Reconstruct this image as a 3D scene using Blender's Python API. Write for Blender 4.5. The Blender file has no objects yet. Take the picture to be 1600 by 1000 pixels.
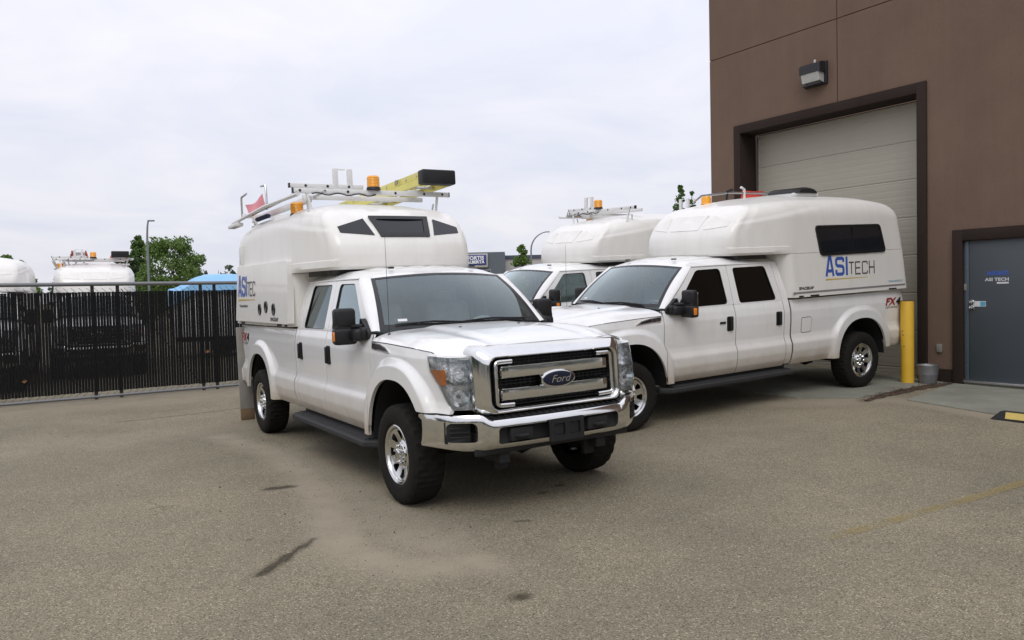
import bpy, bmesh, math, random
import numpy as np
from mathutils import Matrix, Vector, Euler
PI = math.pi
R = math.radians
rng = random.Random(7)
nrg = np.random.default_rng(7)
scene = bpy.context.scene
COL = scene.collection

# ---------------------------------------------------------------- camera
cam_d = bpy.data.cameras.new('camera')
cam = bpy.data.objects.new('camera', cam_d)
COL.objects.link(cam)
cam_d.sensor_width = 36.0
cam_d.lens = 1243.0 / 1600.0 * 36.0
cam_d.clip_start = 0.05
cam_d.clip_end = 3000
cam.matrix_world = Matrix.Translation((0, 0, 1.705)) @ Matrix.Rotation(R(88.0), 4, 'X') @ Matrix.Rotation(R(-1.268), 4, 'Z')
scene.camera = cam

# ---------------------------------------------------------------- overcast sky and soft sun
SUN_EL, SUN_AZ = R(50), R(186)      # azimuth clockwise from +Y: behind the camera
world = bpy.data.worlds.new('World')
scene.world = world
world.use_nodes = True
wn, wl = world.node_tree.nodes, world.node_tree.links
wn.clear()
w_out = wn.new('ShaderNodeOutputWorld')
w_bg = wn.new('ShaderNodeBackground')
w_bg.inputs['Strength'].default_value = 0.1
wl.new(w_bg.outputs[0], w_out.inputs[0])
w_sky = wn.new('ShaderNodeTexSky')
w_sky.sky_type = 'NISHITA'
w_sky.sun_disc = False
w_sky.sun_elevation = SUN_EL
w_sky.sun_rotation = SUN_AZ
w_tc = wn.new('ShaderNodeTexCoord')
w_sep = wn.new('ShaderNodeSeparateXYZ')
wl.new(w_tc.outputs['Generated'], w_sep.inputs[0])
w_el = wn.new('ShaderNodeMath'); w_el.operation = 'MAXIMUM'; w_el.inputs[1].default_value = 0.0
wl.new(w_sep.outputs['Z'], w_el.inputs[0])
# cloud layer seen in perspective: divide x, y by height
w_den = wn.new('ShaderNodeMath'); w_den.operation = 'ADD'; w_den.inputs[1].default_value = 0.22
wl.new(w_el.outputs[0], w_den.inputs[0])
w_div = wn.new('ShaderNodeVectorMath'); w_div.operation = 'DIVIDE'
w_cmb = wn.new('ShaderNodeCombineXYZ')
for i in range(3):
    wl.new(w_den.outputs[0], w_cmb.inputs[i])
wl.new(w_tc.outputs['Generated'], w_div.inputs[0]); wl.new(w_cmb.outputs[0], w_div.inputs[1])
w_n1 = wn.new('ShaderNodeTexNoise'); w_n1.inputs['Scale'].default_value = 1.5
w_n1.inputs['Detail'].default_value = 7; w_n1.inputs['Roughness'].default_value = 0.56; w_n1.inputs['Distortion'].default_value = 0.5
wl.new(w_div.outputs[0], w_n1.inputs['Vector'])
w_cr = wn.new('ShaderNodeValToRGB')
w_cr.color_ramp.elements[0].position = 0.34; w_cr.color_ramp.elements[0].color = (0.675, 0.700, 0.800, 1)
w_cr.color_ramp.elements[1].position = 0.66; w_cr.color_ramp.elements[1].color = (0.815, 0.80, 0.85, 1)
wl.new(w_n1.outputs['Fac'], w_cr.inputs[0])
# the overcast dome brightens evenly towards the zenith
w_g = wn.new('ShaderNodeMath'); w_g.operation = 'MULTIPLY_ADD'
w_g.inputs[1].default_value = 6.5; w_g.inputs[2].default_value = 9.2
wl.new(w_el.outputs[0], w_g.inputs[0])
w_mul = wn.new('ShaderNodeVectorMath'); w_mul.operation = 'SCALE'
wl.new(w_cr.outputs[0], w_mul.inputs[0]); wl.new(w_g.outputs[0], w_mul.inputs['Scale'])
w_mix = wn.new('ShaderNodeMixRGB'); w_mix.inputs[0].default_value = 0.93
wl.new(w_sky.outputs[0], w_mix.inputs[1]); wl.new(w_mul.outputs[0], w_mix.inputs[2])
wl.new(w_mix.outputs[0], w_bg.inputs['Color'])

sun_d = bpy.data.lights.new('sun', 'SUN')
sun_d.energy = 0.9
sun_d.angle = R(30)
sun_d.color = (1.0, 0.96, 0.90)
sun = bpy.data.objects.new('sun', sun_d)
COL.objects.link(sun)
sd = Vector((math.sin(SUN_AZ) * math.cos(SUN_EL), math.cos(SUN_AZ) * math.cos(SUN_EL), math.sin(SUN_EL)))
sun.rotation_euler = sd.to_track_quat('Z', 'Y').to_euler()
sun.location = sd * 60

vs = scene.view_settings
vs.view_transform = 'Standard'
vs.look = 'None'
vs.exposure = 0.18
vs.gamma = 1.0
vs.use_curve_mapping = False
scene.cycles.max_bounces = 8
scene.cycles.transparent_max_bounces = 12
scene.cycles.use_denoising = True
scene.cycles.sample_clamp_indirect = 6.0

# ================================================================ materials
MATS = {}


def nd(nt, kind, **kw):
    n = nt.nodes.new('ShaderNode' + kind)
    for k, v in kw.items():
        if k == 'op':
            n.operation = v
        elif k.startswith('i_'):
            n.inputs[k[2:].replace('_', ' ')].default_value = v
        else:
            setattr(n, k, v)
    return n


def base_mat(name):
    m = bpy.data.materials.new(name)
    m.use_nodes = True
    nt = m.node_tree
    p = nt.nodes['Principled BSDF']
    MATS[name] = m
    return m, nt, p


def c4(c):
    return (c[0], c[1], c[2], 1.0)


def simple(name, col, rough=0.5, metal=0.0, var=0.08, scale=6.0, bump=0.0, bscale=60.0, coat=0.0, rvar=0.1, coords='Object', spec=0.5):
    """Principled with noise-driven colour and gloss variation and optional fine relief."""
    m, nt, p = base_mat(name)
    L = nt.links
    tc = nd(nt, 'TexCoord')
    n = nd(nt, 'TexNoise'); n.inputs['Scale'].default_value = scale; n.inputs['Detail'].default_value = 5
    L.new(tc.outputs[coords], n.inputs['Vector'])
    mx = nd(nt, 'MixRGB')
    mx.inputs[1].default_value = c4([max(0, c * (1 - var)) for c in col])
    mx.inputs[2].default_value = c4([min(1, c * (1 + var)) for c in col])
    L.new(n.outputs['Fac'], mx.inputs[0])
    L.new(mx.outputs[0], p.inputs['Base Color'])
    mr = nd(nt, 'MapRange')
    mr.inputs['To Min'].default_value = max(0.02, rough - rvar)
    mr.inputs['To Max'].default_value = min(1, rough + rvar)
    L.new(n.outputs['Fac'], mr.inputs['Value'])
    L.new(mr.outputs[0], p.inputs['Roughness'])
    p.inputs['Metallic'].default_value = metal
    p.inputs['Coat Weight'].default_value = coat
    p.inputs['Coat Roughness'].default_value = 0.06
    p.inputs['Specular IOR Level'].default_value = spec
    if bump > 0:
        n2 = nd(nt, 'TexNoise'); n2.inputs['Scale'].default_value = bscale; n2.inputs['Detail'].default_value = 4
        L.new(tc.outputs[coords], n2.inputs['Vector'])
        b = nd(nt, 'Bump'); b.inputs['Strength'].default_value = bump; b.inputs['Distance'].default_value = 0.01
        L.new(n2.outputs['Fac'], b.inputs['Height'])
        L.new(b.outputs[0], p.inputs['Normal'])
    return m


def paint(name, col, rough, coat, dirt_col, dirt_lo, dirt_hi, dirt_amt):
    """Vehicle skin: clean paint above, road dust with ragged edges below (z in the vehicle's own frame)."""
    m, nt, p = base_mat(name)
    L = nt.links
    tc = nd(nt, 'TexCoord')
    sx = nd(nt, 'SeparateXYZ'); L.new(tc.outputs['Object'], sx.inputs[0])
    n = nd(nt, 'TexNoise'); n.inputs['Scale'].default_value = 4.0; n.inputs['Detail'].default_value = 8; n.inputs['Roughness'].default_value = 0.65
    L.new(tc.outputs['Object'], n.inputs['Vector'])
    mr = nd(nt, 'MapRange'); mr.inputs['From Min'].default_value = dirt_lo; mr.inputs['From Max'].default_value = dirt_hi
    mr.inputs['To Min'].default_value = 1.0; mr.inputs['To Max'].default_value = 0.0
    L.new(sx.outputs['Z'], mr.inputs['Value'])
    ad = nd(nt, 'Math', op='MULTIPLY_ADD'); ad.inputs[1].default_value = 1.2; ad.inputs[2].default_value = -0.28
    L.new(n.outputs['Fac'], ad.inputs[0])
    su = nd(nt, 'Math', op='ADD'); L.new(mr.outputs[0], su.inputs[0]); L.new(ad.outputs[0], su.inputs[1])
    ml = nd(nt, 'Math', op='MULTIPLY'); L.new(su.outputs[0], ml.inputs[0]); L.new(mr.outputs[0], ml.inputs[1])
    m2 = nd(nt, 'Math', op='MULTIPLY'); m2.use_clamp = True; m2.inputs[1].default_value = dirt_amt
    L.new(ml.outputs[0], m2.inputs[0])
    # faint grime everywhere
    n3 = nd(nt, 'TexNoise'); n3.inputs['Scale'].default_value = 1.6; n3.inputs['Detail'].default_value = 9; n3.inputs['Roughness'].default_value = 0.7
    mp3 = nd(nt, 'Mapping'); mp3.inputs['Scale'].default_value = (3.0, 3.0, 0.7)
    L.new(tc.outputs['Object'], mp3.inputs['Vector']); L.new(mp3.outputs[0], n3.inputs['Vector'])
    mr3 = nd(nt, 'MapRange'); mr3.inputs['From Min'].default_value = 0.45; mr3.inputs['From Max'].default_value = 0.8
    mr3.inputs['To Min'].default_value = 0.0; mr3.inputs['To Max'].default_value = 0.24
    L.new(n3.outputs['Fac'], mr3.inputs['Value'])
    mxf = nd(nt, 'Math', op='MAXIMUM'); L.new(m2.outputs[0], mxf.inputs[0]); L.new(mr3.outputs[0], mxf.inputs[1])
    mx = nd(nt, 'MixRGB'); mx.inputs[1].default_value = c4(col); mx.inputs[2].default_value = c4(dirt_col)
    L.new(mxf.outputs[0], mx.inputs[0]); L.new(mx.outputs[0], p.inputs['Base Color'])
    rr = nd(nt, 'MapRange'); rr.inputs['To Min'].default_value = rough; rr.inputs['To Max'].default_value = 0.75
    L.new(mxf.outputs[0], rr.inputs['Value']); L.new(rr.outputs[0], p.inputs['Roughness'])
    cw = nd(nt, 'MapRange'); cw.inputs['To Min'].default_value = coat; cw.inputs['To Max'].default_value = 0.0
    L.new(mxf.outputs[0], cw.inputs['Value']); L.new(cw.outputs[0], p.inputs['Coat Weight'])
    p.inputs['Coat Roughness'].default_value = 0.05
    # very slight panel waviness
    nb = nd(nt, 'TexNoise'); nb.inputs['Scale'].default_value = 2.2; nb.inputs['Detail'].default_value = 1
    L.new(tc.outputs['Object'], nb.inputs['Vector'])
    b = nd(nt, 'Bump'); b.inputs['Strength'].default_value = 0.12; b.inputs['Distance'].default_value = 0.02
    L.new(nb.outputs['Fac'], b.inputs['Height']); L.new(b.outputs[0], p.inputs['Normal'])
    return m


def glass(name, tint, refl_rough=0.0, ior=1.5, film=0.0, gain=1.5):
    m = bpy.data.materials.new(name); m.use_nodes = True
    nt = m.node_tree; nt.nodes.clear(); L = nt.links
    out = nd(nt, 'OutputMaterial')
    tr = nd(nt, 'BsdfTransparent'); tr.inputs[0].default_value = c4(tint)
    gl = nd(nt, 'BsdfGlossy'); gl.inputs['Roughness'].default_value = refl_rough; gl.inputs['Color'].default_value = (0.84, 0.97, 1.0, 1)
    tc = nd(nt, 'TexCoord'); n = nd(nt, 'TexNoise'); n.inputs['Scale'].default_value = 1.4; n.inputs['Detail'].default_value = 2
    L.new(tc.outputs['Object'], n.inputs['Vector'])
    b = nd(nt, 'Bump'); b.inputs['Strength'].default_value = 0.05; b.inputs['Distance'].default_value = 0.02
    L.new(n.outputs['Fac'], b.inputs['Height']); L.new(b.outputs[0], gl.inputs['Normal'])
    lw = nd(nt, 'Fresnel'); lw.inputs['IOR'].default_value = ior
    fm = nd(nt, 'Math', op='MULTIPLY_ADD'); fm.inputs[1].default_value = gain; fm.inputs[2].default_value = 0.01; fm.use_clamp = True
    L.new(lw.outputs[0], fm.inputs[0])
    mx = nd(nt, 'MixShader'); L.new(fm.outputs[0], mx.inputs[0]); L.new(tr.outputs[0], mx.inputs[1]); L.new(gl.outputs[0], mx.inputs[2])
    if film > 0:      # thin film of road dust on the glass
        df = nd(nt, 'BsdfDiffuse'); df.inputs[0].default_value = (0.60, 0.66, 0.66, 1)
        n2 = nd(nt, 'TexNoise'); n2.inputs['Scale'].default_value = 3.0; n2.inputs['Detail'].default_value = 8
        L.new(tc.outputs['Object'], n2.inputs['Vector'])
        mr = nd(nt, 'MapRange'); mr.inputs['To Min'].default_value = film * 0.5; mr.inputs['To Max'].default_value = film * 1.5
        L.new(n2.outputs['Fac'], mr.inputs['Value'])
        m3 = nd(nt, 'MixShader'); L.new(mr.outputs[0], m3.inputs[0]); L.new(mx.outputs[0], m3.inputs[1]); L.new(df.outputs[0], m3.inputs[2])
        L.new(m3.outputs[0], out.inputs[0])
    else:
        L.new(mx.outputs[0], out.inputs[0])
    MATS[name] = m
    return m


paint('white_paint', (0.80, 0.80, 0.79), 0.28, 0.8, (0.40, 0.33, 0.24), 0.35, 1.08, 0.95)
paint('gelcoat', (0.79, 0.775, 0.735), 0.34, 0.35, (0.46, 0.42, 0.35), 1.2, 1.55, 0.35)
simple('chrome', (0.72, 0.72, 0.71), 0.10, 1.0, 0.10, 9, 0.0, rvar=0.06)
simple('wheel_metal', (0.66, 0.66, 0.65), 0.20, 1.0, 0.15, 14, 0.0, rvar=0.1)
simple('black_plastic', (0.014, 0.014, 0.015), 0.5, 0, 0.3, 12, 0.15, 220, spec=0.35)
simple('black_trim', (0.012, 0.012, 0.013), 0.35, 0, 0.2, 12)
simple('underbody_black', (0.012, 0.012, 0.012), 0.85, 0, 0.5, 5)
simple('tyre_rubber', (0.0135, 0.0125, 0.011), 0.85, 0, 0.4, 9, 0.2, 90, spec=0.18)
simple('board_rubber', (0.022, 0.022, 0.023), 0.75, 0, 0.35, 7, 0.2, 120)
simple('amber_plastic', (0.80, 0.24, 0.02), 0.18, 0, 0.12, 30, coat=0.5)
simple('beacon_amber', (0.85, 0.36, 0.01), 0.25, 0, 0.12, 25, coat=0.4)
simple('red_plastic', (0.45, 0.02, 0.015), 0.2, 0, 0.1, 20, coat=0.5)
simple('seat_grey', (0.40, 0.41, 0.40), 0.9, 0, 0.2, 9, 0.2, 120)
simple('dash_grey', (0.24, 0.26, 0.26), 0.7, 0, 0.2, 9)
simple('paper_white', (0.7, 0.7, 0.68), 0.7, 0, 0.1, 9)
simple('rack_white', (0.72, 0.72, 0.71), 0.4, 0, 0.12, 18)
simple('rack_steel', (0.55, 0.55, 0.56), 0.35, 0.9, 0.15, 18)
simple('ladder_yellow', (0.66, 0.60, 0.16), 0.5, 0, 0.12, 9)
simple('ladder_red', (0.55, 0.06, 0.04), 0.5, 0, 0.15, 9)
simple('pink_cloth', (0.85, 0.34, 0.38), 0.85, 0, 0.15, 9)
simple('red_cloth', (0.72, 0.08, 0.06), 0.8, 0, 0.15, 9)
simple('navy_cloth', (0.02, 0.025, 0.07), 0.8, 0, 0.2, 9)
simple('logo_blue', (0.045, 0.11, 0.42), 0.4, 0, 0.12, 25)
simple('logo_grey', (0.06, 0.062, 0.066), 0.4, 0, 0.15, 25)
simple('logo_gold', (0.55, 0.38, 0.05), 0.4, 0, 0.15, 9)
simple('logo_cyan', (0.10, 0.36, 0.52), 0.4, 0, 0.1, 25)
simple('stripe_grey', (0.22, 0.22, 0.22), 0.4, 0, 0.15, 9)
simple('decal_red', (0.30, 0.02, 0.02), 0.4, 0, 0.1, 25)
simple('decal_black', (0.015, 0.015, 0.015), 0.4, 0, 0.1, 25)
simple('emblem_blue', (0.004, 0.007, 0.026), 0.35, 0, 0.1, 25)
simple('flap_grey', (0.27, 0.26, 0.235), 0.8, 0, 0.25, 7)
simple('rust_brown', (0.17, 0.11, 0.06), 0.85, 0, 0.35, 12)
glass('windshield_glass', (0.80, 0.89, 0.88), film=0.04, gain=2.1)
glass('side_glass', (0.60, 0.68, 0.67), film=0.03, gain=2.4)
glass('dark_glass', (0.03, 0.032, 0.036), gain=1.3)
glass('lens_clear', (0.95, 0.95, 0.95), 0.02, film=0.02)


def reflector_mat():
    m, nt, p = base_mat('reflector')
    L = nt.links
    p.inputs['Metallic'].default_value = 0.22
    p.inputs['Roughness'].default_value = 0.1
    tc = nd(nt, 'TexCoord'); v = nd(nt, 'TexVoronoi'); v.inputs['Scale'].default_value = 62
    L.new(tc.outputs['Object'], v.inputs['Vector'])
    mx = nd(nt, 'MixRGB'); mx.inputs[1].default_value = (0.97, 0.97, 0.97, 1); mx.inputs[2].default_value = (0.45, 0.45, 0.46, 1)
    L.new(v.outputs['Distance'], mx.inputs[0]); L.new(mx.outputs[0], p.inputs['Base Color'])
    b = nd(nt, 'Bump'); b.inputs['Strength'].default_value = 0.55; b.inputs['Distance'].default_value = 0.012
    L.new(v.outputs['Distance'], b.inputs['Height']); L.new(b.outputs[0], p.inputs['Normal'])


reflector_mat()
simple('reflector_smooth', (0.93, 0.93, 0.93), 0.10, 0.75, 0.08, 30)

# ================================================================ mesh helpers


class MB:
    """Collects geometry for ONE mesh object."""

    def __init__(self):
        self.v = []
        self.f = []

    def add(self, verts, faces):
        o = len(self.v)
        self.v.extend([tuple(float(c) for c in p) for p in verts])
        self.f.extend([tuple(i + o for i in f) for f in faces])
        return self

    def box(self, c, s, r=0.0, seg=2, M=None):
        bm = bmesh.new()
        bmesh.ops.create_cube(bm, size=1.0)
        for v in bm.verts:
            v.co = Vector((v.co.x * s[0], v.co.y * s[1], v.co.z * s[2]))
        if r > 0:
            bmesh.ops.bevel(bm, geom=bm.edges[:], offset=min(r, min(s) * 0.49), segments=seg, profile=0.5, affect='EDGES')
        self.take(bm, (Matrix.Translation(c) @ M) if M is not None else Matrix.Translation(c))
        return self

    def take(self, bm, M=None):
        bm.verts.index_update()
        vs_ = [(M @ v.co) if M is not None else v.co for v in bm.verts]
        self.add([tuple(v) for v in vs_], [[v.index for v in f.verts] for f in bm.faces])
        bm.free()

    def grid(self, P):
        """P: array (n, m, 3)"""
        n, m = P.shape[:2]
        o = len(self.v)
        self.v.extend([tuple(map(float, p)) for p in P.reshape(-1, 3)])
        for i in range(n - 1):
            for j in range(m - 1):
                a = o + i * m + j
                self.f.append((a, a + m, a + m + 1, a + 1))
        return self

    def loft(self, rings, close=True, cap0=False, cap1=False):
        n = len(rings[0])
        o = len(self.v)
        for r_ in rings:
            self.v.extend([tuple(map(float, p)) for p in r_])
        for i in range(len(rings) - 1):
            for j in range(n if close else n - 1):
                k = (j + 1) % n
                self.f.append((o + i * n + j, o + i * n + k, o + (i + 1) * n + k, o + (i + 1) * n + j))
        if cap0:
            self.f.append(tuple(o + j for j in range(n))[::-1])
        if cap1:
            self.f.append(tuple(o + (len(rings) - 1) * n + j for j in range(n)))
        return self

    def tube(self, pts, r, n=8, cap=True):
        pts = [Vector(p) for p in pts]
        rad = r if isinstance(r, (list, tuple)) else [r] * len(pts)
        rings = []
        up = None
        for i, p in enumerate(pts):
            t = (pts[min(i + 1, len(pts) - 1)] - pts[max(i - 1, 0)]).normalized()
            if up is None:
                up = Vector((0, 0, 1)) if abs(t.z) < 0.9 else Vector((1, 0, 0))
            a = t.cross(up).normalized()
            up = a.cross(t).normalized()
            rings.append([p + (a * math.cos(2 * PI * k / n) + up * math.sin(2 * PI * k / n)) * rad[i] for k in range(n)])
        return self.loft(rings, True, cap, cap)

    def lathe(self, prof, n=32, M=None, cap0=False, cap1=False):
        """prof: (radius, height) about local Z"""
        rings = []
        for rr, h in prof:
            ring = [Vector((rr * math.cos(2 * PI * k / n), rr * math.sin(2 * PI * k / n), h)) for k in range(n)]
            rings.append([M @ q for q in ring] if M is not None else ring)
        return self.loft(rings, True, cap0, cap1)

    def prism(self, poly, fmap, t0, t1):
        """poly: 2-D outline; fmap(u, v, t) -> point; closed solid between t0 and t1"""
        n = len(poly)
        o = len(self.v)
        for t in (t0, t1):
            self.v.extend([tuple(map(float, fmap(u, w, t))) for u, w in poly])
        self.f.append(tuple(o + i for i in range(n))[::-1])
        self.f.append(tuple(o + n + i for i in range(n)))
        for i in range(n):
            k = (i + 1) % n
            self.f.append((o + i, o + k, o + n + k, o + n + i))
        return self

    def holed(self, outer, holes, fmap, t0, t1):
        """plate with openings: filled 2-D outline minus holes, given thickness"""
        bm = bmesh.new()
        for loop in [outer] + holes:
            vv = [bm.verts.new((u, w, 0)) for u, w in loop]
            for i in range(len(vv)):
                bm.edges.new((vv[i], vv[(i + 1) % len(vv)]))
        bmesh.ops.triangle_fill(bm, use_beauty=True, use_dissolve=False, edges=bm.edges[:])
        bm.verts.index_update()
        co = [(v.co.x, v.co.y) for v in bm.verts]
        fs = [[v.index for v in f.verts] for f in bm.faces]
        be = [(e.verts[0].index, e.verts[1].index) for e in bm.edges if len(e.link_faces) == 1]
        bm.free()
        o = len(self.v)
        n = len(co)
        for t in (t0, t1):
            self.v.extend([tuple(map(float, fmap(u, w, t))) for u, w in co])
        for f in fs:
            self.f.append(tuple(o + i for i in f))
            self.f.append(tuple(o + n + i for i in reversed(f)))
        for a, b in be:
            self.f.append((o + a, o + b, o + n + b, o + n + a))
        return self

    def mesh(self, name, mat, smooth=35, recalc=True):
        me = bpy.data.meshes.new(name)
        me.from_pydata(self.v, [], self.f)
        if recalc:
            bm = bmesh.new(); bm.from_mesh(me)
            bmesh.ops.recalc_face_normals(bm, faces=bm.faces[:])
            bm.to_mesh(me); bm.free()
        if mat is not None:
            me.materials.append(MATS[mat] if isinstance(mat, str) else mat)
        if smooth:
            me.polygons.foreach_set('use_smooth', [True] * len(me.polygons))
            me.set_sharp_from_angle(angle=R(smooth))
        me.update()
        return me

    def build(self, name, mat, parent=None, smooth=35, recalc=True):
        return link(name, self.mesh(name, mat, smooth, recalc), parent)


def link(name, data, parent=None, M=None):
    o = bpy.data.objects.new(name, data)
    COL.objects.link(o)
    if parent is not None:
        o.parent = parent
    if M is not None:
        o.matrix_local = M
    return o


def tag(o, label=None, cat=None, group=None, kind=None):
    if label: o['label'] = label
    if cat: o['category'] = cat
    if group: o['group'] = group
    if kind: o['kind'] = kind
    return o


def empty(name, loc=(0, 0, 0), rot=(0, 0, 0)):
    o = bpy.data.objects.new(name, None)
    o.empty_display_size = 0.3
    COL.objects.link(o)
    o.location = loc
    o.rotation_euler = rot
    return o


def rrect(w, h, r, n=5, cx=0.0, cy=0.0):
    """rounded rectangle outline, counter-clockwise"""
    pts = []
    for sx, sy, a0 in ((1, -1, -90), (1, 1, 0), (-1, 1, 90), (-1, -1, 180)):
        for k in range(n + 1):
            a = R(a0 + 90.0 * k / n)
            pts.append((cx + sx * (w / 2 - r) + r * math.cos(a), cy + sy * (h / 2 - r) + r * math.sin(a)))
    return pts


def rpoly(pts, r, n=4):
    """polygon with rounded corners"""
    out = []
    N = len(pts)
    for i in range(N):
        p = Vector(pts[i]); a = Vector(pts[i - 1]); b = Vector(pts[(i + 1) % N])
        da, db = (a - p), (b - p)
        ra = min(r, da.length * 0.45, db.length * 0.45)
        p0, p1 = p + da.normalized() * ra, p + db.normalized() * ra
        for k in range(n + 1):
            t = k / n
            out.append(tuple((1 - t) ** 2 * p0 + 2 * t * (1 - t) * p + t * t * p1))
    return out


def sstep(a, b, x):
    t = np.clip((np.asarray(x, float) - a) / (b - a), 0, 1)
    return t * t * (3 - 2 * t)


_dg_scene = None


def text_mesh(name, body, size, mat, extrude=0.0, shear=0.0, offset=0.0, align='LEFT', xs=1.0, spacing=1.0):
    cu = bpy.data.curves.new(name, 'FONT')
    cu.body = body; cu.size = size; cu.extrude = extrude; cu.shear = shear; cu.offset = offset
    cu.align_x = align; cu.align_y = 'BOTTOM_BASELINE'; cu.resolution_u = 3; cu.space_character = spacing
    tmp = bpy.data.objects.new(name, cu)
    COL.objects.link(tmp)
    bpy.context.view_layer.update()
    dg = bpy.context.evaluated_depsgraph_get()
    me = bpy.data.meshes.new_from_object(tmp.evaluated_get(dg))
    bpy.data.objects.remove(tmp)
    bpy.data.curves.remove(cu)
    me.name = name
    if xs != 1.0:
        for v in me.vertices:
            v.co.x *= xs
    me.materials.clear()
    me.materials.append(MATS[mat])
    return me


def frame_matrix(origin, right, up):
    r_ = Vector(right).normalized(); u = Vector(up); u = (u - r_ * u.dot(r_)).normalized(); n = r_.cross(u)
    return Matrix(((r_.x, u.x, n.x, origin[0]), (r_.y, u.y, n.y, origin[1]), (r_.z, u.z, n.z, origin[2]), (0, 0, 0, 1)))


def stroke_letters(strokes, width):
    """mitred flat ribbons in the XY plane, one per polyline"""
    mb = MB()
    for pts in strokes:
        P = [Vector((p[0], p[1])) for p in pts]
        Lf, Rt = [], []
        for i, p in enumerate(P):
            d0 = (p - P[i - 1]).normalized() if i > 0 else None
            d1 = (P[i + 1] - p).normalized() if i < len(P) - 1 else None
            d0 = d0 or d1; d1 = d1 or d0
            n0, n1 = Vector((-d0.y, d0.x)), Vector((-d1.y, d1.x))
            m_ = (n0 + n1).normalized()
            k = width / 2 / max(0.35, m_.dot(n0))
            Lf.append(p + m_ * k); Rt.append(p - m_ * k)
        o = len(mb.v)
        for a, b in zip(Lf, Rt):
            mb.v += [(a.x, a.y, 0), (b.x, b.y, 0)]
        for i in range(len(P) - 1):
            mb.f.append((o + 2 * i, o + 2 * i + 1, o + 2 * i + 3, o + 2 * i + 2))
    return mb

# ================================================================ pickup truck (x forward from the front axle, y to its left, z up)
_pz = np.array([0.46, 0.52, 0.58, 0.68, 0.79, 0.855, 0.91, 1.10, 1.22, 1.31, 1.38, 1.45])
_py = np.array([0.90, 0.935, 0.965, 0.988, 0.990, 0.962, 0.953, 0.966, 0.966, 0.948, 0.925, 0.905])
_zz = np.linspace(0.44, 1.46, 409)
_yy = np.interp(_zz, _pz, _py)
_k = np.exp(-0.5 * (np.arange(-12, 13) / 2.4) ** 2); _k /= _k.sum()
_yy = np.convolve(np.pad(_yy, 12, mode='edge'), _k, mode='valid')
AX, AZ, AE = 0.565, 0.62, 2.35
REAR = -4.38


def arch_rr(x, z):
    best = np.full(np.broadcast(x, z).shape, 9.0)
    for xc in (0.0, REAR):
        dx = np.abs(x - xc) / AX
        dz = np.clip(z - 0.41, 0, None) / AZ
        best = np.minimum(best, (dx ** AE + dz ** AE) ** (1 / AE))
    return best


def side_y(x, z):
    x = np.asarray(x, float); z = np.asarray(z, float)
    y = np.interp(z, _zz, _yy)
    y = y - 0.085 * np.clip((x - 0.15) / 0.65, 0, 2) ** 2 - 0.03 * np.clip((-5.1 - x) / 0.36, 0, 1) ** 2
    rr = arch_rr(x, z)
    fl = sstep(1.30, 1.17, rr)
    return y + fl * np.maximum(0, 1.012 - 0.05 * np.clip((x - 0.35) / 0.4, 0, 1) ** 2 - y)


def cab_y(z):
    z = np.asarray(z, float)
    t = np.clip((z - 1.38) / (1.885 - 1.38), 0, 1.1)
    return 0.925 + t * (0.80 - 0.925) + 0.012 * np.sin(t * PI)


def body_y(x, z):
    return np.where(np.asarray(z) < 1.38, side_y(x, z), cab_y(z))


def arch_z(x, xc):
    d = np.clip(1 - (np.abs(x - xc) / AX) ** AE, 0, None)
    return np.where(np.abs(x - xc) < AX, 0.41 + AZ * d ** (1 / AE), 0.0)


def arch_cols(xc):
    th = np.linspace(0, PI, 61)
    return xc + AX * np.sign(np.cos(th)) * np.abs(np.cos(th)) ** (2 / AE)


def col_panel(mb, xs, zlo, zhi, rows, side, yf=body_y, skirt=0.03):
    xs = np.asarray(xs, float)
    t = np.linspace(0, 1, rows)[None, :]
    Z = zlo[:, None] * (1 - t) + zhi[:, None] * t
    X = np.repeat(xs[:, None], rows, 1)
    Y = yf(X, Z)
    P = np.stack([X, side * Y, Z], -1)
    n, m = X.shape
    o = len(mb.v)
    mb.grid(P)
    # returned edges
    loop = [(i, 0) for i in range(n)] + [(n - 1, j) for j in range(1, m)] + [(i, m - 1) for i in range(n - 2, -1, -1)] + [(0, j) for j in range(m - 2, 0, -1)]
    o2 = len(mb.v)
    for (i, j) in loop:
        p = P[i, j]
        mb.v.append((float(p[0]), float(p[1] - side * skirt), float(p[2])))
    N = len(loop)
    for k in range(N):
        a, b = loop[k], loop[(k + 1) % N]
        mb.f.append((o + a[0] * m + a[1], o + b[0] * m + b[1], o2 + (k + 1) % N, o2 + k))
    return mb


def hood_edge(x):
    return np.interp(x, [-0.6, -0.2, 0.3, 0.56, 0.70, 0.9], [1.325, 1.318, 1.300, 1.280, 1.245, 1.20])


def fmap_side(side, inset=0.0):
    return lambda u, w, t: (u, side * (float(cab_y(w)) - inset - t), w)


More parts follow.
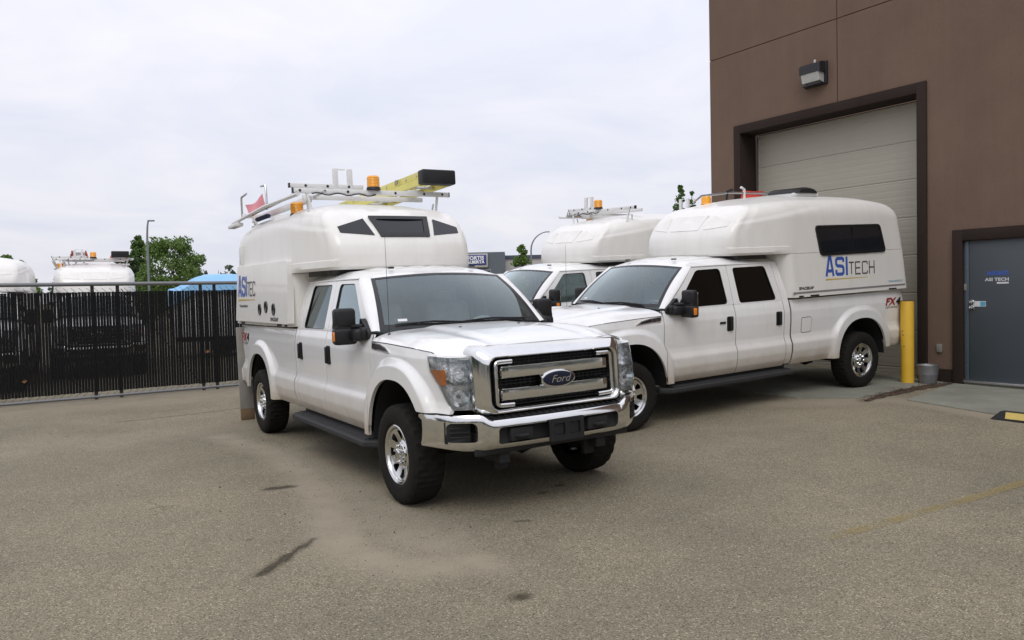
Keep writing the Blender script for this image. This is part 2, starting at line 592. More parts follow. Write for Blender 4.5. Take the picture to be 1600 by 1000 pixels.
def wheel_meshes():
    # tyre with tread blocks; axis along local Y, outside face towards -Y
    n = 96
    prof = [(-0.118, 0.245), (-0.132, 0.262), (-0.139, 0.30), (-0.140, 0.335), (-0.134, 0.372), (-0.124, 0.392), (-0.112, 0.403)]
    cross = prof + [(-0.085, 0.409), (-0.055, 0.4115), (-0.028, 0.412), (0.0, 0.412), (0.028, 0.412), (0.055, 0.4115), (0.085, 0.409)] + [(-a, b) for a, b in reversed(prof)]
    m = len(cross)
    P = np.zeros((n + 1, m, 3))
    for i in range(n + 1):
        ii = i % n
        for j, (w, r_) in enumerate(cross):
            g = 0.0
            if 5 <= j <= m - 6:
                k = j - 5
                if ((ii + (2 if (k // 2) % 2 else 0)) % 4) == 0:
                    g = 0.012
                if k in (4, 8) and ii % 2 == 0:
                    g = max(g, 0.009)
                if k in (0, m - 11) and (ii % 4) in (0, 1):
                    g = 0.011
            th = 2 * PI * ii / n
            r2 = r_ - g
            P[i, j] = (r2 * math.cos(th), w, r2 * math.sin(th))
    t = MB(); t.grid(P)
    tyre = t.mesh('tyre', 'tyre_rubber', 28)
    # rim: barrel, lip and dished face, then eight openings cut
    Mx = Matrix.Rotation(R(90), 4, 'X')      # local Z of the lathe -> -Y (outside)
    face = MB()
    face.lathe([(0.0, 0.085), (0.05, 0.085), (0.088, 0.083), (0.10, 0.074), (0.115, 0.066), (0.165, 0.078), (0.200, 0.092), (0.212, 0.100), (0.212, 0.070),
                (0.198, 0.062), (0.160, 0.048), (0.11, 0.036), (0.0, 0.036)], 64, Mx)
    fo = face.build('rim_face', 'wheel_metal', None, 30)
    cut = MB()
    for k in range(8):
        a = 2 * PI * (k + 0.5) / 8
        out = rpoly([(0.125, -0.016), (0.192, -0.040), (0.199, 0.0), (0.192, 0.040), (0.125, 0.016)], 0.012, 3)
        cut.prism([(u * math.cos(a) - w * math.sin(a), u * math.sin(a) + w * math.cos(a)) for u, w in out], lambda u, w, t: (u, -t, w), 0.0, 0.2)
    co = cut.build('rim_cut', 'wheel_metal', None)
    md = fo.modifiers.new('b', 'BOOLEAN'); md.operation = 'DIFFERENCE'; md.object = co; md.solver = 'EXACT'
    bpy.context.view_layer.update()
    dg = bpy.context.evaluated_depsgraph_get()
    me = bpy.data.meshes.new_from_object(fo.evaluated_get(dg))
    bpy.data.objects.remove(fo); bpy.data.objects.remove(co)
    bm = bmesh.new(); bm.from_mesh(me)
    tmp = MB(); tmp.take(bm)
    # barrel and lip
    tmp.lathe([(0.206, -0.10), (0.212, 0.06), (0.214, 0.100), (0.222, 0.116), (0.238, 0.124), (0.246, 0.120), (0.247, 0.110), (0.235, 0.108), (0.226, 0.10), (0.222, -0.11)], 64, Mx)
    rim = tmp.mesh('rim', 'wheel_metal', 30)
    hub = MB()
    hub.lathe([(0.0, 0.118), (0.030, 0.118), (0.040, 0.112), (0.044, 0.086)], 24, Mx, cap0=False)
    hub.lathe([(0.044, 0.094), (0.092, 0.092), (0.098, 0.086), (0.100, 0.07)], 32, Mx)
    for k in range(8):
        a = 2 * PI * k / 8
        hub.lathe([(0.0, 0.118), (0.009, 0.117), (0.0115, 0.112), (0.012, 0.088)], 6, Matrix.Translation((0.070 * math.cos(a), 0, 0.070 * math.sin(a))) @ Mx)
    hubm = hub.mesh('hub_cap', 'chrome', 30)
    drum = MB(); drum.lathe([(0.0, 0.02), (0.185, 0.02), (0.19, 0.0), (0.19, -0.08), (0.0, -0.08)], 32, Mx)
    drm = drum.mesh('brake_disc', 'underbody_black', 30)
    return tyre, rim, hubm, drm


# ---------- camper shell shape
def cz_rise(x, z):
    up = sstep(2.30, 2.62, z)
    return up * (0.075 * sstep(-2.05, -3.3, x) - 0.05 * sstep(-4.6, -5.3, x))


_cfz = np.linspace(1.98, 2.74, 153)
_cfx = np.interp(_cfz, [1.98, 2.04, 2.15, 2.26, 2.36, 2.56, 2.66, 2.74], [-1.815, -1.785, -1.775, -1.79, -1.845, -2.015, -2.09, -2.12])
_kk = np.exp(-0.5 * (np.arange(-16, 17) / 6.0) ** 2); _kk /= _kk.sum()
_cfx = np.convolve(np.pad(_cfx, 16, mode='edge'), _kk, mode='valid')


def camper_front(z):
    z = np.asarray(z, float)
    up = np.interp(z, _cfz, _cfx)
    return np.where(z < 1.9999, np.interp(z, [1.40, 2.0], [-2.82, -2.72]), up)


def camper_front_x(y, z):
    return camper_front(z) - 0.11 * (np.abs(y) / 0.80) ** 2.2


def camper_rear(z):
    t = z - 1.4
    return -5.53 + 0.10 * t + 0.08 * t * t


def camper_w(x, z):
    w = 1.0 - 0.045 * (z - 1.4) / 1.2
    w = w - 0.165 * sstep(-2.95, -1.75, x) ** 1.2
    w = w + 0.007 * (np.asarray(z) < 2.1) * (np.asarray(x) > -2.80)
    zl = 2.40 + 0.17 * np.clip((-x - 1.8) / 1.9, 0, 1)
    w = w - 0.016 * sstep(zl - 0.012, zl + 0.016, z) * sstep(-3.9, -3.2, x)
    return w


def camper_outline(z, d, front, db=0.0):
    """half plan outline at level z, inset by d: front centre -> side -> rear centre"""
    pts = []
    rear = camper_rear(z) + d
    rc = max(0.15 - 0.4 * d, 0.04)
    wf = float(camper_w(front - 0.15, z)) - d - db
    front = front - db
    drop = lambda y: 0.11 * (abs(y) / 0.80) ** 2.2 if front > -2.5 else 0.0
    for k in range(13):
        y = (wf - rc) * k / 12
        pts.append((front - d - drop(y), y))
    xe = front - d - drop(wf - rc)
    for k in range(1, 9):
        a = R(90.0 * k / 8)
        pts.append((xe - rc * (1 - math.cos(a)), wf - rc + rc * math.sin(a)))
    x0, x1 = xe - rc, rear + 0.10
    for k in range(1, 49):
        x = x0 + (x1 - x0) * k / 48
        pts.append((x, float(camper_w(x, z)) - d - db * float(sstep(-2.85, -2.55, x))))
    wr = float(camper_w(x1, z)) - d
    for k in range(1, 9):
        a = R(90.0 * k / 8)
        pts.append((x1 - 0.10 * math.sin(a), wr - 0.10 + 0.10 * math.cos(a)))
    for k in range(1, 7):
        pts.append((rear, (wr - 0.10) * (1 - k / 6)))
    return pts


def camper_ring(z, d, front, db=0.0):
    h = camper_outline(z, d, front, db)
    full = h + [(x, -y) for x, y in reversed(h[1:-1])]
    return [(x, y, z + float(cz_rise(x, z))) for x, y in full]


def camper_mesh():
    rings = []
    for z in (1.40, 1.405, 1.44, 1.6, 1.8, 1.95, 1.985, 1.996):
        rings.append(camper_ring(z, 0.012 if z == 1.40 else 0.0, float(camper_front(z))))
    Rr, zs = 0.22, 2.45
    for z in list(np.linspace(2.0, 2.09, 4)) + [2.098, 2.104] + list(np.linspace(2.13, 2.45, 18)):
        d = 0.02 * (1 - min(1, (z - 2.0) / 0.025)) ** 2 if z < 2.03 else 0.0
        rings.append(camper_ring(z, 0.0, float(camper_front(max(z, 2.0001))), d))
    for k in range(1, 15):
        a = R(84.0 * k / 14)
        z = zs + Rr * math.sin(a); d = Rr * (1 - math.cos(a))
        rings.append(camper_ring(z, d, float(camper_front(z))))
    last = rings[-1]
    zt = zs + Rr * math.sin(R(84))
    cx = -3.7
    for k in (0.93, 0.82, 0.68, 0.5, 0.3, 0.12, 0.0):
        rg = []
        for (x, y, z) in last:
            xn = cx + (x - cx) * (0.25 + 0.75 * k) if False else cx + (x - cx) * k
            zz = zt + 0.095 * (1 - k * k)
            rg.append((xn, y * k, zz + float(cz_rise(xn, zz))))
        rings.append(rg)
    mb = MB()
    mb.loft(rings[:8], True, True, False)
    mb.loft(rings[8:], True, True, False)
    return mb


def build_truck(name, variant, loc, rot):
    """variant: dict of options. Returns the Empty."""
    root = empty(name, loc, rot)
    W, G = 'white_paint', 'gelcoat'
    S = variant
    share = build_truck.cache

    def part(nm, maker, mat, parent=root, smooth=35, key=None):
        k = key or nm
        if k not in share:
            mb = MB(); maker(mb)
            share[k] = mb.mesh(nm, mat, smooth)
        return link(nm, share[k], parent)

    # ---- hidden core: floor, firewall, frame rails, axles
    def core(mb):
        mb.box((-1.72, 0, 0.86), (2.14, 1.78, 0.82))
        mb.box((0.10, 0, 0.86), (1.25, 0.98, 0.62))
        mb.box((-4.15, 0, 0.98), (2.60, 1.10, 0.70))
        mb.box((-3.32, 0, 0.92), (0.84, 1.80, 0.62)); mb.box((-5.20, 0, 0.94), (0.46, 1.80, 0.56))
        for s in (-1, 1):
            mb.box((-2.2, s * 0.46, 0.50), (6.1, 0.09, 0.18))
        mb.tube([(0, -0.72, 0.41), (0, 0.72, 0.41)], 0.055, 10); mb.tube([(REAR, -0.72, 0.41), (REAR, 0.72, 0.41)], 0.06, 10)
        mb.lathe([(0.0, -0.17), (0.12, -0.12), (0.16, 0), (0.12, 0.12), (0.0, 0.17)], 16, Matrix.Translation((REAR, 0, 0.41)))
        mb.lathe([(0.0, -0.15), (0.1, -0.1), (0.14, 0), (0.1, 0.1), (0.0, 0.15)], 16, Matrix.Translation((0, 0.22, 0.40)))
        mb.tube([(-0.3, 0, 0.5), (-4.2, 0, 0.45)], 0.05, 10)
        mb.tube([(-1.2, -0.62, 0.47), (-3.4, -0.62, 0.47), (-5.5, -0.70, 0.52)], 0.045, 8)
        for s in (-1, 1):           # brackets hanging under the nose
            mb.box((0.72, s * 0.42, 0.42), (0.05, 0.10, 0.16), 0.008)
    part('underbody', core, 'underbody_black')

    def liner(xc):
        def f(mb):
            for s in (-1, 1):
                P = np.zeros((25, 3, 3))
                for i, a in enumerate(np.linspace(0.10 * PI, 0.98 * PI, 25)):
                    for j, y in enumerate((0.50, 0.75, 0.955)):
                        P[i, j] = (xc + 0.585 * math.cos(a), s * y, 0.42 + 0.635 * math.sin(a))
                mb.grid(P)
                mb.add([(xc - 0.56, s * 0.50, 0.66), (xc + 0.56, s * 0.50, 0.66), (xc + 0.56, s * 0.50, 1.03), (xc - 0.56, s * 0.50, 1.03)], [(0, 1, 2, 3)])
        return f
    part('wheel_well', liner(0.0), 'underbody_black', key='wellF')
    part('wheel_well', liner(REAR), 'underbody_black', key='wellR')

    # ---- sides
    for s in (-1, 1):
        def fender(mb):
            xs = np.unique(np.concatenate([np.linspace(-0.553, -0.56 + 0.04, 3), arch_cols(0.0), [0.6149, 0.6251], np.linspace(0.56, 0.80, 14), np.linspace(-0.553, 0.8, 30)]))
            xs = xs[(xs >= -0.5531) & (xs <= 0.801)]
            lo = np.maximum(arch_z(xs, 0.0), np.where(xs > 0.42, 0.822, 0.50))
            hi = np.where(xs > 0.615, np.interp(xs, [0.615, 0.625, 0.80], [hood_edge(0.615) - 0.014, 1.145, 0.852]), hood_edge(xs) - 0.008)
            hi = np.maximum(hi, lo + 0.004)
            col_panel(mb, xs, lo, hi, 64, s)
        part('fender', fender, W, key='fender%d' % s)

        def fdoor(mb):
            xs = np.linspace(-1.780, -0.563, 44)
            col_panel(mb, xs, np.full(44, 0.50), np.full(44, 1.378), 64, s)
            outer = [(-0.640, 1.380), (-1.185, 1.874), (-1.782, 1.882), (-1.786, 1.380)]
            hole = rpoly([(-0.80, 1.392), (-1.235, 1.842), (-1.655, 1.848), (-1.690, 1.392)], 0.05)
            mb.holed(rpoly(outer, 0.012, 2), [hole], fmap_side(s), 0.0, 0.035)
        d1 = part('door', fdoor, W, key='fdoor%d' % s)

        def rdoor(mb):
            xs = np.linspace(-2.711, -1.792, 36)
            col_panel(mb, xs, np.full(36, 0.50), np.full(36, 1.378), 64, s)
            outer = [(-1.794, 1.380), (-1.790, 1.882), (-2.630, 1.884), (-2.716, 1.380)]
            hole = rpoly([(-1.905, 1.392), (-1.885, 1.848), (-2.50, 1.850), (-2.610, 1.392)], 0.05)
            mb.holed(rpoly(outer, 0.012, 2), [hole], fmap_side(s), 0.0, 0.035)
        d2 = part('door', rdoor, W, key='rdoor%d' % s)

        def corner(mb):
            xs = np.linspace(-2.835, -2.722, 6)
            col_panel(mb, xs, np.full(6, 0.52), np.full(6, 1.885), 70, s)
            # strip of the cab corner above the slanted rear door edge
            mb.holed([(-2.640, 1.884), (-2.722, 1.40), (-2.722, 1.886)], [], fmap_side(s, 0.002), 0.0, 0.03)
        part('cab_corner', corner, W, key='corner%d' % s)

        def bed(mb):
            xs = np.unique(np.concatenate([np.linspace(-5.46, -2.866, 60), arch_cols(REAR)]))
            lo = np.maximum(arch_z(xs, REAR), np.where(xs < -4.9, 0.56, 0.50))
            hi = np.full(len(xs), 1.362) - 0.02 * sstep(-5.40, -5.46, xs)
            col_panel(mb, xs, lo, hi, 64, s)
            mb.box((-4.163, s * 0.895, 1.366), (2.59, 0.085, 0.022), 0.008)
        bd = part('bed_side', bed, W, key='bed%d' % s)

        def gap_shades(mb):  # black strips that put the shade inside the panel gaps into the colour
            for xg in (-0.557, -1.786, -2.717, -2.851):
                zz = np.linspace(0.53, 1.376 if xg > -2.6 else 1.36, 40)
                mb.grid(np.array([[(xg - 0.009, s * (float(body_y(xg, z)) - 0.006), z), (xg + 0.009, s * (float(body_y(xg, z)) - 0.006), z)] for z in zz]))
            xx = np.linspace(-0.53, 0.60, 40)
            mb.grid(np.array([[(x, s * (float(side_y(x, 1.28)) - 0.016), float(hood_edge(x)) - 0.002), (x, s * (float(side_y(x, float(hood_edge(x)) - 0.012)) - 0.004), float(hood_edge(x)) - 0.014)] for x in xx]))
        part('gap_shade_strip', gap_shades, 'black_trim', key='gap_shades%d' % s)['kind'] = 'stuff'

        # windows of this side
        def fglass(mb):
            mb.prism(rpoly([(-0.815, 1.385), (-1.24, 1.838), (-1.650, 1.843), (-1.684, 1.385)], 0.05), fmap_side(s, 0.016), 0.0, 0.006)
        part('window_glass', fglass, S['front_glass'], d1, key='fg%d%s' % (s, S['front_glass']))

        def rglass(mb):
            mb.prism(rpoly([(-1.910, 1.385), (-1.890, 1.843), (-2.495, 1.845), (-2.604, 1.385)], 0.05), fmap_side(s, 0.016), 0.0, 0.006)
        part('window_glass', rglass, 'dark_glass', d2, key='rg%d' % s)

        def seal(pts):
            def f(mb):
                o_ = rpoly(pts, 0.055)
                c_ = (sum(p[0] for p in o_) / len(o_), sum(p[1] for p in o_) / len(o_))
                i_ = [(c_[0] + (p[0] - c_[0]) * 0.965, c_[1] + (p[1] - c_[1]) * 0.945) for p in o_]
                mb.holed(o_, [i_], fmap_side(s, 0.004), 0.0, 0.014)
            return f
        part('window_seal', seal([(-0.790, 1.384), (-1.232, 1.850), (-1.660, 1.855), (-1.697, 1.384)]), 'black_trim', d1, key='fs%d' % s)
        part('window_seal', seal([(-1.898, 1.384), (-1.878, 1.855), (-2.505, 1.857), (-2.618, 1.384)]), 'black_trim', d2, key='rs%d' % s)

        def handle(xc):
            def f(mb):
                y = float(side_y(xc, 1.15))
                mb.prism(rrect(0.115, 0.185, 0.02, 4, xc, 1.145), lambda u, w, t: (u, s * (float(side_y(u, w)) + t), w), -0.004, 0.006)
                mb.box((xc, s * (y + 0.026), 1.145), (0.040, 0.024, 0.165), 0.010, 3)
            return f
        part('door_handle', handle(-1.680), 'black_plastic', d1, key='h1%d' % s)
        part('door_handle', handle(-2.610), 'black_plastic', d2, key='h2%d' % s)
        if s == 1:
            part('keypad', lambda mb: mb.box((-1.545, 0.972, 1.165), (0.10, 0.012, 0.028), 0.004), 'black_plastic', d1, key='keypad')

        # towing mirror
        def mirror(mb):
            mb.box((-0.87, s * 1.075, 1.525), (0.11, 0.20, 0.185), 0.035, 3)
            mb.box((-0.87, s * 1.075, 1.365), (0.125, 0.215, 0.155), 0.035, 3)
            mb.box((-0.865, s * 1.075, 1.44), (0.09, 0.19, 0.06), 0.01)
            mb.box((-0.76, s * 1.00, 1.375), (0.20, 0.10, 0.11), 0.03, 3)
            mb.box((-0.70, s * 0.955, 1.385), (0.13, 0.09, 0.12), 0.03, 3)
            mb.prism(rpoly([(-0.60, 1.34), (-0.60, 1.40), (-0.79, 1.53), (-0.84, 1.34)], 0.03), lambda u, w, t: (u, s * (0.905 + t), w), 0.0, 0.05)
            mb.tube([(-0.72, s * 0.95, 1.45), (-0.86, s * 1.03, 1.45)], 0.022, 8)
        mr = part('mirror', mirror, 'black_plastic', key='mir%d' % s)
        part('marker_lamp', lambda mb: mb.box((-0.86, s * 1.180, 1.365), (0.055, 0.016, 0.085), 0.006), 'amber_plastic', mr, key='mirl%d' % s)
        part('mirror_glass', lambda mb: mb.box((-0.9285, s * 1.075, 1.515), (0.008, 0.16, 0.15), 0.003), 'chrome', mr, key='mirg%d' % s)

        # running board
        def board(mb):
            prof = [(0.80, 0.40), (1.035, 0.385), (1.05, 0.40), (1.05, 0.432), (1.03, 0.446), (0.80, 0.448)]
            rings = []
            for x, k in ((-2.86, 0.55), (-2.78, 1), (-0.60, 1), (-0.50, 0.55)):
                rings.append([(x, s * (0.80 + (y - 0.80) * k), z) for y, z in prof])
            mb.loft(rings, True, True, True)
            for q in range(5):
                mb.box((-1.68, s * (0.865 + 0.034 * q), 0.449), (2.05, 0.016, 0.010), 0.003, 1)
            for x in (-0.9, -1.7, -2.5):
                mb.box((x, s * 0.72, 0.45), (0.06, 0.30, 0.05))
        part('running_board', board, 'board_rubber', key='board%d' % s, smooth=25)

        # fender vent badge
        def vent(mb):
            mb.prism(rpoly([(-0.515, 1.258), (-0.525, 1.318), (-0.34, 1.308), (-0.20, 1.285), (-0.10, 1.240), (-0.16, 1.236)], 0.015), lambda u, w, t: (u, s * (float(side_y(u, min(w, 1.3))) + t), w), -0.01, 0.007)
        vb = part('fender_vent', vent, 'reflector_smooth', key='vent%d' % s)
        part('vent_insert', lambda mb: mb.prism(rpoly([(-0.505, 1.266), (-0.513, 1.309), (-0.34, 1.299), (-0.21, 1.277), (-0.15, 1.248)], 0.012), lambda u, w, t: (u, s * (float(side_y(u, min(w, 1.3))) + t), w), 0.0, 0.009), 'black_trim', vb, key='ventin%d' % s)
        k = 'badge%d' % s
        if k not in share:
            share[k] = text_mesh('badge_text', 'F-350', 0.048, 'chrome', 0.001, 0.25, 0.0006, 'CENTER', 1.35)
        link('badge_text', share[k], vb, frame_matrix((-0.425, s * (float(side_y(-0.42, 1.27)) + 0.0115), 1.256), (-s, 0, -0.12 * -s * -s), (0, -0.12 * s, 1)))

        # off-road decal on the bed side
        for nm, body, size, mt, dx, z0, xs_ in (('decal', 'FX', 0.15, 'decal_red', 0.0, 1.170, 1.35), ('decal', '4', 0.15, 'decal_black', 0.262, 1.170, 1.45), ('decal', 'OFF ROAD', 0.040, 'decal_black', 0.0, 1.122, 1.6)):
            k = 'fx' + body
            if k not in share:
                share[k] = text_mesh('decal', body, size, mt, 0.0, 0.22, 0.006 if size > 0.1 else 0.0005, 'LEFT', xs_)
            x0 = (-5.36 + dx) if s == -1 else (-4.97 - dx)
            link('decal', share[k], bd, frame_matrix((x0, s * (float(side_y(-5.15, 1.2)) + 0.004), z0), (-s, 0.03 * 0, 0), (0, 0, 1)))
        if s == 1:
            part('fuel_door', lambda mb: mb.prism(rrect(0.20, 0.20, 0.03, 4, -3.17, 1.02), lambda u, w, t: (u, float(side_y(u, w)) + t, w), -0.002, 0.004), W, bd, key='fuel')

            def fuel_gap(mb):
                mb.holed(rrect(0.216, 0.216, 0.036, 4, -3.17, 1.02), [rrect(0.202, 0.202, 0.030, 4, -3.17, 1.02)], lambda u, w, t: (u, float(side_y(u, w)) + t, w), -0.003, 0.0012)
            part('fuel_door_gap', fuel_gap, 'black_trim', bd, key='fuelgap')

        # tail lamp
        part('tail_lamp', lambda mb: mb.box((-5.452, s * 0.845, 1.12), (0.05, 0.12, 0.36), 0.015), 'red_plastic', key='tail%d' % s)

        # headlamp: chrome bowl, amber corner, clear lens
        def hl_path(t):
            """plan path from inner (t=0) to outer rear (t=1)"""
            pts = [(0.845, 0.695), (0.842, 0.78), (0.822, 0.86), (0.760, 0.915), (0.628, 0.952)]
            tt = [0, 0.30, 0.58, 0.80, 1.0]
            return np.interp(t, tt, [p[0] for p in pts]), np.interp(t, tt, [p[1] for p in pts])

        def hl_lo(t):
            return np.interp(t, [0, 0.62, 0.72, 1.0], [0.842, 0.850, 0.90, 1.15])

        def hl_hi(t):
            return np.interp(t, [0, 0.6, 1.0], [1.232, 1.238, 1.252])

        def hl_surf(mb, off, t0=0.0, t1=1.0, a0=0.0, a1=1.0, n=24, m=12, bow=0.0):
            P = np.zeros((n, m, 3))
            for i, t in enumerate(np.linspace(t0, t1, n)):
                x, y = hl_path(t); x2, y2 = hl_path(min(1, t + 0.02)); x1, y1 = hl_path(max(0, t - 0.02))
                nx, ny = -(y2 - y1) * -1, (x2 - x1) * -1
                l = math.hypot(nx, ny); nx, ny = nx / l, ny / l
                for j, a in enumerate(np.linspace(a0, a1, m)):
                    z = hl_lo(t) * (1 - a) + hl_hi(t) * a
                    lean = -0.05 * (z - 0.84) / 0.4
                    dd = off + bow * (math.sin(PI * (j / (m - 1))) * math.sin(PI * i / (n - 1))) - 0.012 * (2 * a - 1) ** 4
                    P[i, j] = (x + nx * dd + lean, s * (y + ny * dd), z)
            mb.grid(P)
        hl = part('headlamp', lambda mb: hl_surf(mb, -0.055), 'reflector', key='hlback%d' % s)

        def hl_walls(mb):
            for a in (0.0, 0.50, 0.535, 0.93, 1.0):
                P = np.zeros((24, 2, 3))
                for i, t in enumerate(np.linspace(0, 1, 24)):
                    x, y = hl_path(t); z = hl_lo(t) * (1 - a) + hl_hi(t) * a; lean = -0.05 * (z - 0.84) / 0.4
                    P[i, 0] = (x - 0.006 + lean, s * (y - 0.006), z); P[i, 1] = (x - 0.075 + lean, s * (y - 0.075), z + (0.01 if a < 0.5 else 0))
                mb.grid(P)
            for t in (0.0, 0.66, 1.0):
                x, y = hl_path(t); zl, zh = float(hl_lo(t)), float(hl_hi(t))
                if t == 0.66:
                    zl = zl + 0.5 * (zh - zl)
                mb.add([(x - 0.01, s * (y - 0.004), zl), (x - 0.09, s * (y - 0.04), zl), (x - 0.13, s * (y - 0.04), zh), (x - 0.055, s * (y - 0.004), zh)], [(0, 1, 2, 3)])
        part('lamp_housing', hl_walls, 'reflector_smooth', hl, key='hlw%d' % s)

        def bowl(mb):
            # low-beam bowl and upper bowl
            for (yy, zz, rw, rh, x0) in ((0.795, 0.945, 0.085, 0.078, 0.735), (0.775, 1.115, 0.07, 0.06, 0.72)):
                rings = []
                for q in range(7):
                    f = 1 - q / 6.5
                    rings.append([(x0 + 0.055 * f ** 1.6 + 0.008, s * (yy + rw * f * math.cos(b)), zz + rh * f * math.sin(b)) for b in np.linspace(0, 2 * PI, 24, endpoint=False)])
                mb.loft(rings, True, False, True)
        part('reflector_bowl', bowl, 'reflector_smooth', hl, key='hlb%d' % s, smooth=60)

        def bulb(mb):
            mb.lathe([(0.0, 0.05), (0.012, 0.045), (0.016, 0.02), (0.016, -0.02)], 12, Matrix.Translation((0.745, s * 0.795, 0.945)) @ Matrix.Rotation(R(90), 4, 'Y'))
            mb.lathe([(0.0, 0.03), (0.018, 0.022), (0.02, -0.01)], 12, Matrix.Translation((0.745, s * 0.735, 1.15)) @ Matrix.Rotation(R(90), 4, 'Y'))
        part('bulb', bulb, 'dash_grey', hl, key='hlu%d' % s)
        def amber(mb):
            P = np.zeros((9, 5, 3))
            for i, t in enumerate(np.linspace(0.70, 0.965, 9)):
                x, y = hl_path(t)
                z0 = max(float(hl_lo(t)) + 0.012, 1.035)
                for j, a in enumerate(np.linspace(0, 1, 5)):
                    z = z0 + (1.148 - z0) * a
                    P[i, j] = (x - 0.008 - 0.05 * (z - 0.84) / 0.4, s * (y - 0.008), z)
            mb.grid(P)
        part('turn_signal', amber, 'amber_plastic', hl, key='hlt%d' % s)
        part('lamp_lens', lambda mb: hl_surf(mb, 0.0, bow=0.006), 'lens_clear', hl, key='hll%d' % s)

    # ---- front sheet metal
    def hood(mb):
        n, m = 61, 40
        P = np.zeros((n, m, 3))
        for i, t in enumerate(np.linspace(-1, 1, n)):
            a = abs(t)
            xr = -0.43 - 0.14 * a ** 2
            xf = 0.800 - 0.185 * max(0.0, (a - 0.74) / 0.26) ** 1.6 - 0.01 * a * a + 0.035 * float(sstep(0.66, 0.76, a))
            for j, q in enumerate(np.linspace(0, 1, m)):
                x = xr + (xf - xr) * q
                ze = float(hood_edge(x))
                hw = float(side_y(x, 1.28)) - 0.012
                zc = np.interp(x, [-0.6, -0.3, 0.2, 0.6, 0.78, 0.86], [1.425, 1.415, 1.390, 1.345, 1.316, 1.300])
                prof = 1 - 0.30 * a ** 2 - 0.70 * a ** 9
                z = ze + (zc - ze) * prof
                z += 0.016 * float(sstep(0.52, 0.40, a)) * float(sstep(0.75, 0.45, x))          # raised centre
                z += 0.018 * float(sstep(0.50, 0.70, a) * sstep(0.96, 0.80, a)) * float(sstep(-0.4, 0.0, x))
                z = z + (1.247 - z) * float(sstep(0.72, 1.0, q)) * float(sstep(0.64, 0.76, a))
                P[i, j] = (x, t * hw, z)
        mb.grid(P)
        # folded front edge
        e = P[:, -1, :]
        e2 = e + np.array([-0.015, 0, -0.035])
        mb.grid(np.stack([e, e2], 1))
    part('hood', hood, W)
    part('washer_nozzle', lambda mb: [mb.box((-0.10, y, 1.418), (0.03, 0.022, 0.012), 0.004) for y in (-0.3,)], 'black_plastic', key='noz1')
    part('washer_nozzle', lambda mb: [mb.box((-0.10, y, 1.418), (0.03, 0.022, 0.012), 0.004) for y in (0.3,)], 'black_plastic', key='noz2')

    def cowl(mb):
        P = np.zeros((41, 6, 3))
        for i, t in enumerate(np.linspace(-1, 1, 41)):
            for j, q in enumerate(np.linspace(0, 1, 6)):
                x = -0.41 - 0.13 * t * t - q * (0.16 - 0.02 * t * t)
                P[i, j] = (x, t * (0.90 - 0.05 * q), 1.385 - 0.055 * abs(t) ** 3 + 0.03 * q)
        mb.grid(P)
    part('cowl', cowl, 'black_plastic')

    def ws_point(u, v, off=0.0):
        b = np.array([-0.455 - 0.145 * u * u, 0.845 * u, 1.405 + 0.01 * u * u])
        t = np.array([-1.045 - 0.085 * u * u, 0.70 * u, 1.918 - 0.036 * u * u])
        p = b * (1 - v) + t * v
        bulge = 0.03 * math.sin(PI * v)
        nrm = np.array([0.66, 0.10 * u, 0.75])
        return p + nrm * (bulge + off)

    def ws(mb, off, ulim, v0, v1, n=31, m=14):
        P = np.zeros((n, m, 3))
        for i, u in enumerate(np.linspace(-ulim, ulim, n)):
            for j, v in enumerate(np.linspace(v0, v1, m)):
                P[i, j] = ws_point(u, v, off)
        mb.grid(P)
    wsd = part('windshield', lambda mb: ws(mb, 0.0, 0.985, 0.01, 0.985), 'windshield_glass')

    def frit(mb):
        # black ceramic border printed on the glass edge
        o_ = [(-1, 0), (1, 0), (1, 1), (-1, 1)]
        def ring(uo, v0, v1):
            pts = []
            for k in range(20): pts.append((-uo + 2 * uo * k / 20, v0))
            for k in range(10): pts.append((uo, v0 + (v1 - v0) * k / 10))
            for k in range(20): pts.append((uo - 2 * uo * k / 20, v1))
            for k in range(10): pts.append((-uo, v1 - (v1 - v0) * k / 10))
            return pts
        A, Bq = ring(1.0, 0.0, 1.0), ring(0.945, 0.075, 0.955)
        mb.loft([[tuple(ws_point(u, v, 0.0025)) for u, v in A], [tuple(ws_point(u, v, 0.0025)) for u, v in Bq]], True)
    part('windshield_border', frit, 'black_trim', wsd)
    part('sticker', lambda mb: mb.add([tuple(ws_point(u, v, 0.002)) for u, v in ((-0.80, 0.12), (-0.70, 0.12), (-0.70, 0.16), (-0.80, 0.16))], [(0, 1, 2, 3)]), 'paper_white', wsd, key='stick')
    for q in (-1, 1):
        def wiper(mb):
            c = -0.42 if q == -1 else 0.30
            piv = ws_point(c + 0.52 * (1 if q == -1 else 1) * 0.9, -0.02, 0.02)
            a = ws_point(c + 0.42, 0.035, 0.022); b = ws_point(c, 0.075, 0.022); d = ws_point(c - 0.42, 0.055, 0.018)
            mb.tube([piv, a, b], [0.012, 0.009, 0.007], 6)
            mb.tube([a + np.array([0.01, 0.05, 0]), b, d], [0.006, 0.011, 0.006], 6)
        part('wiper', wiper, 'black_plastic', key='wip%d' % q)

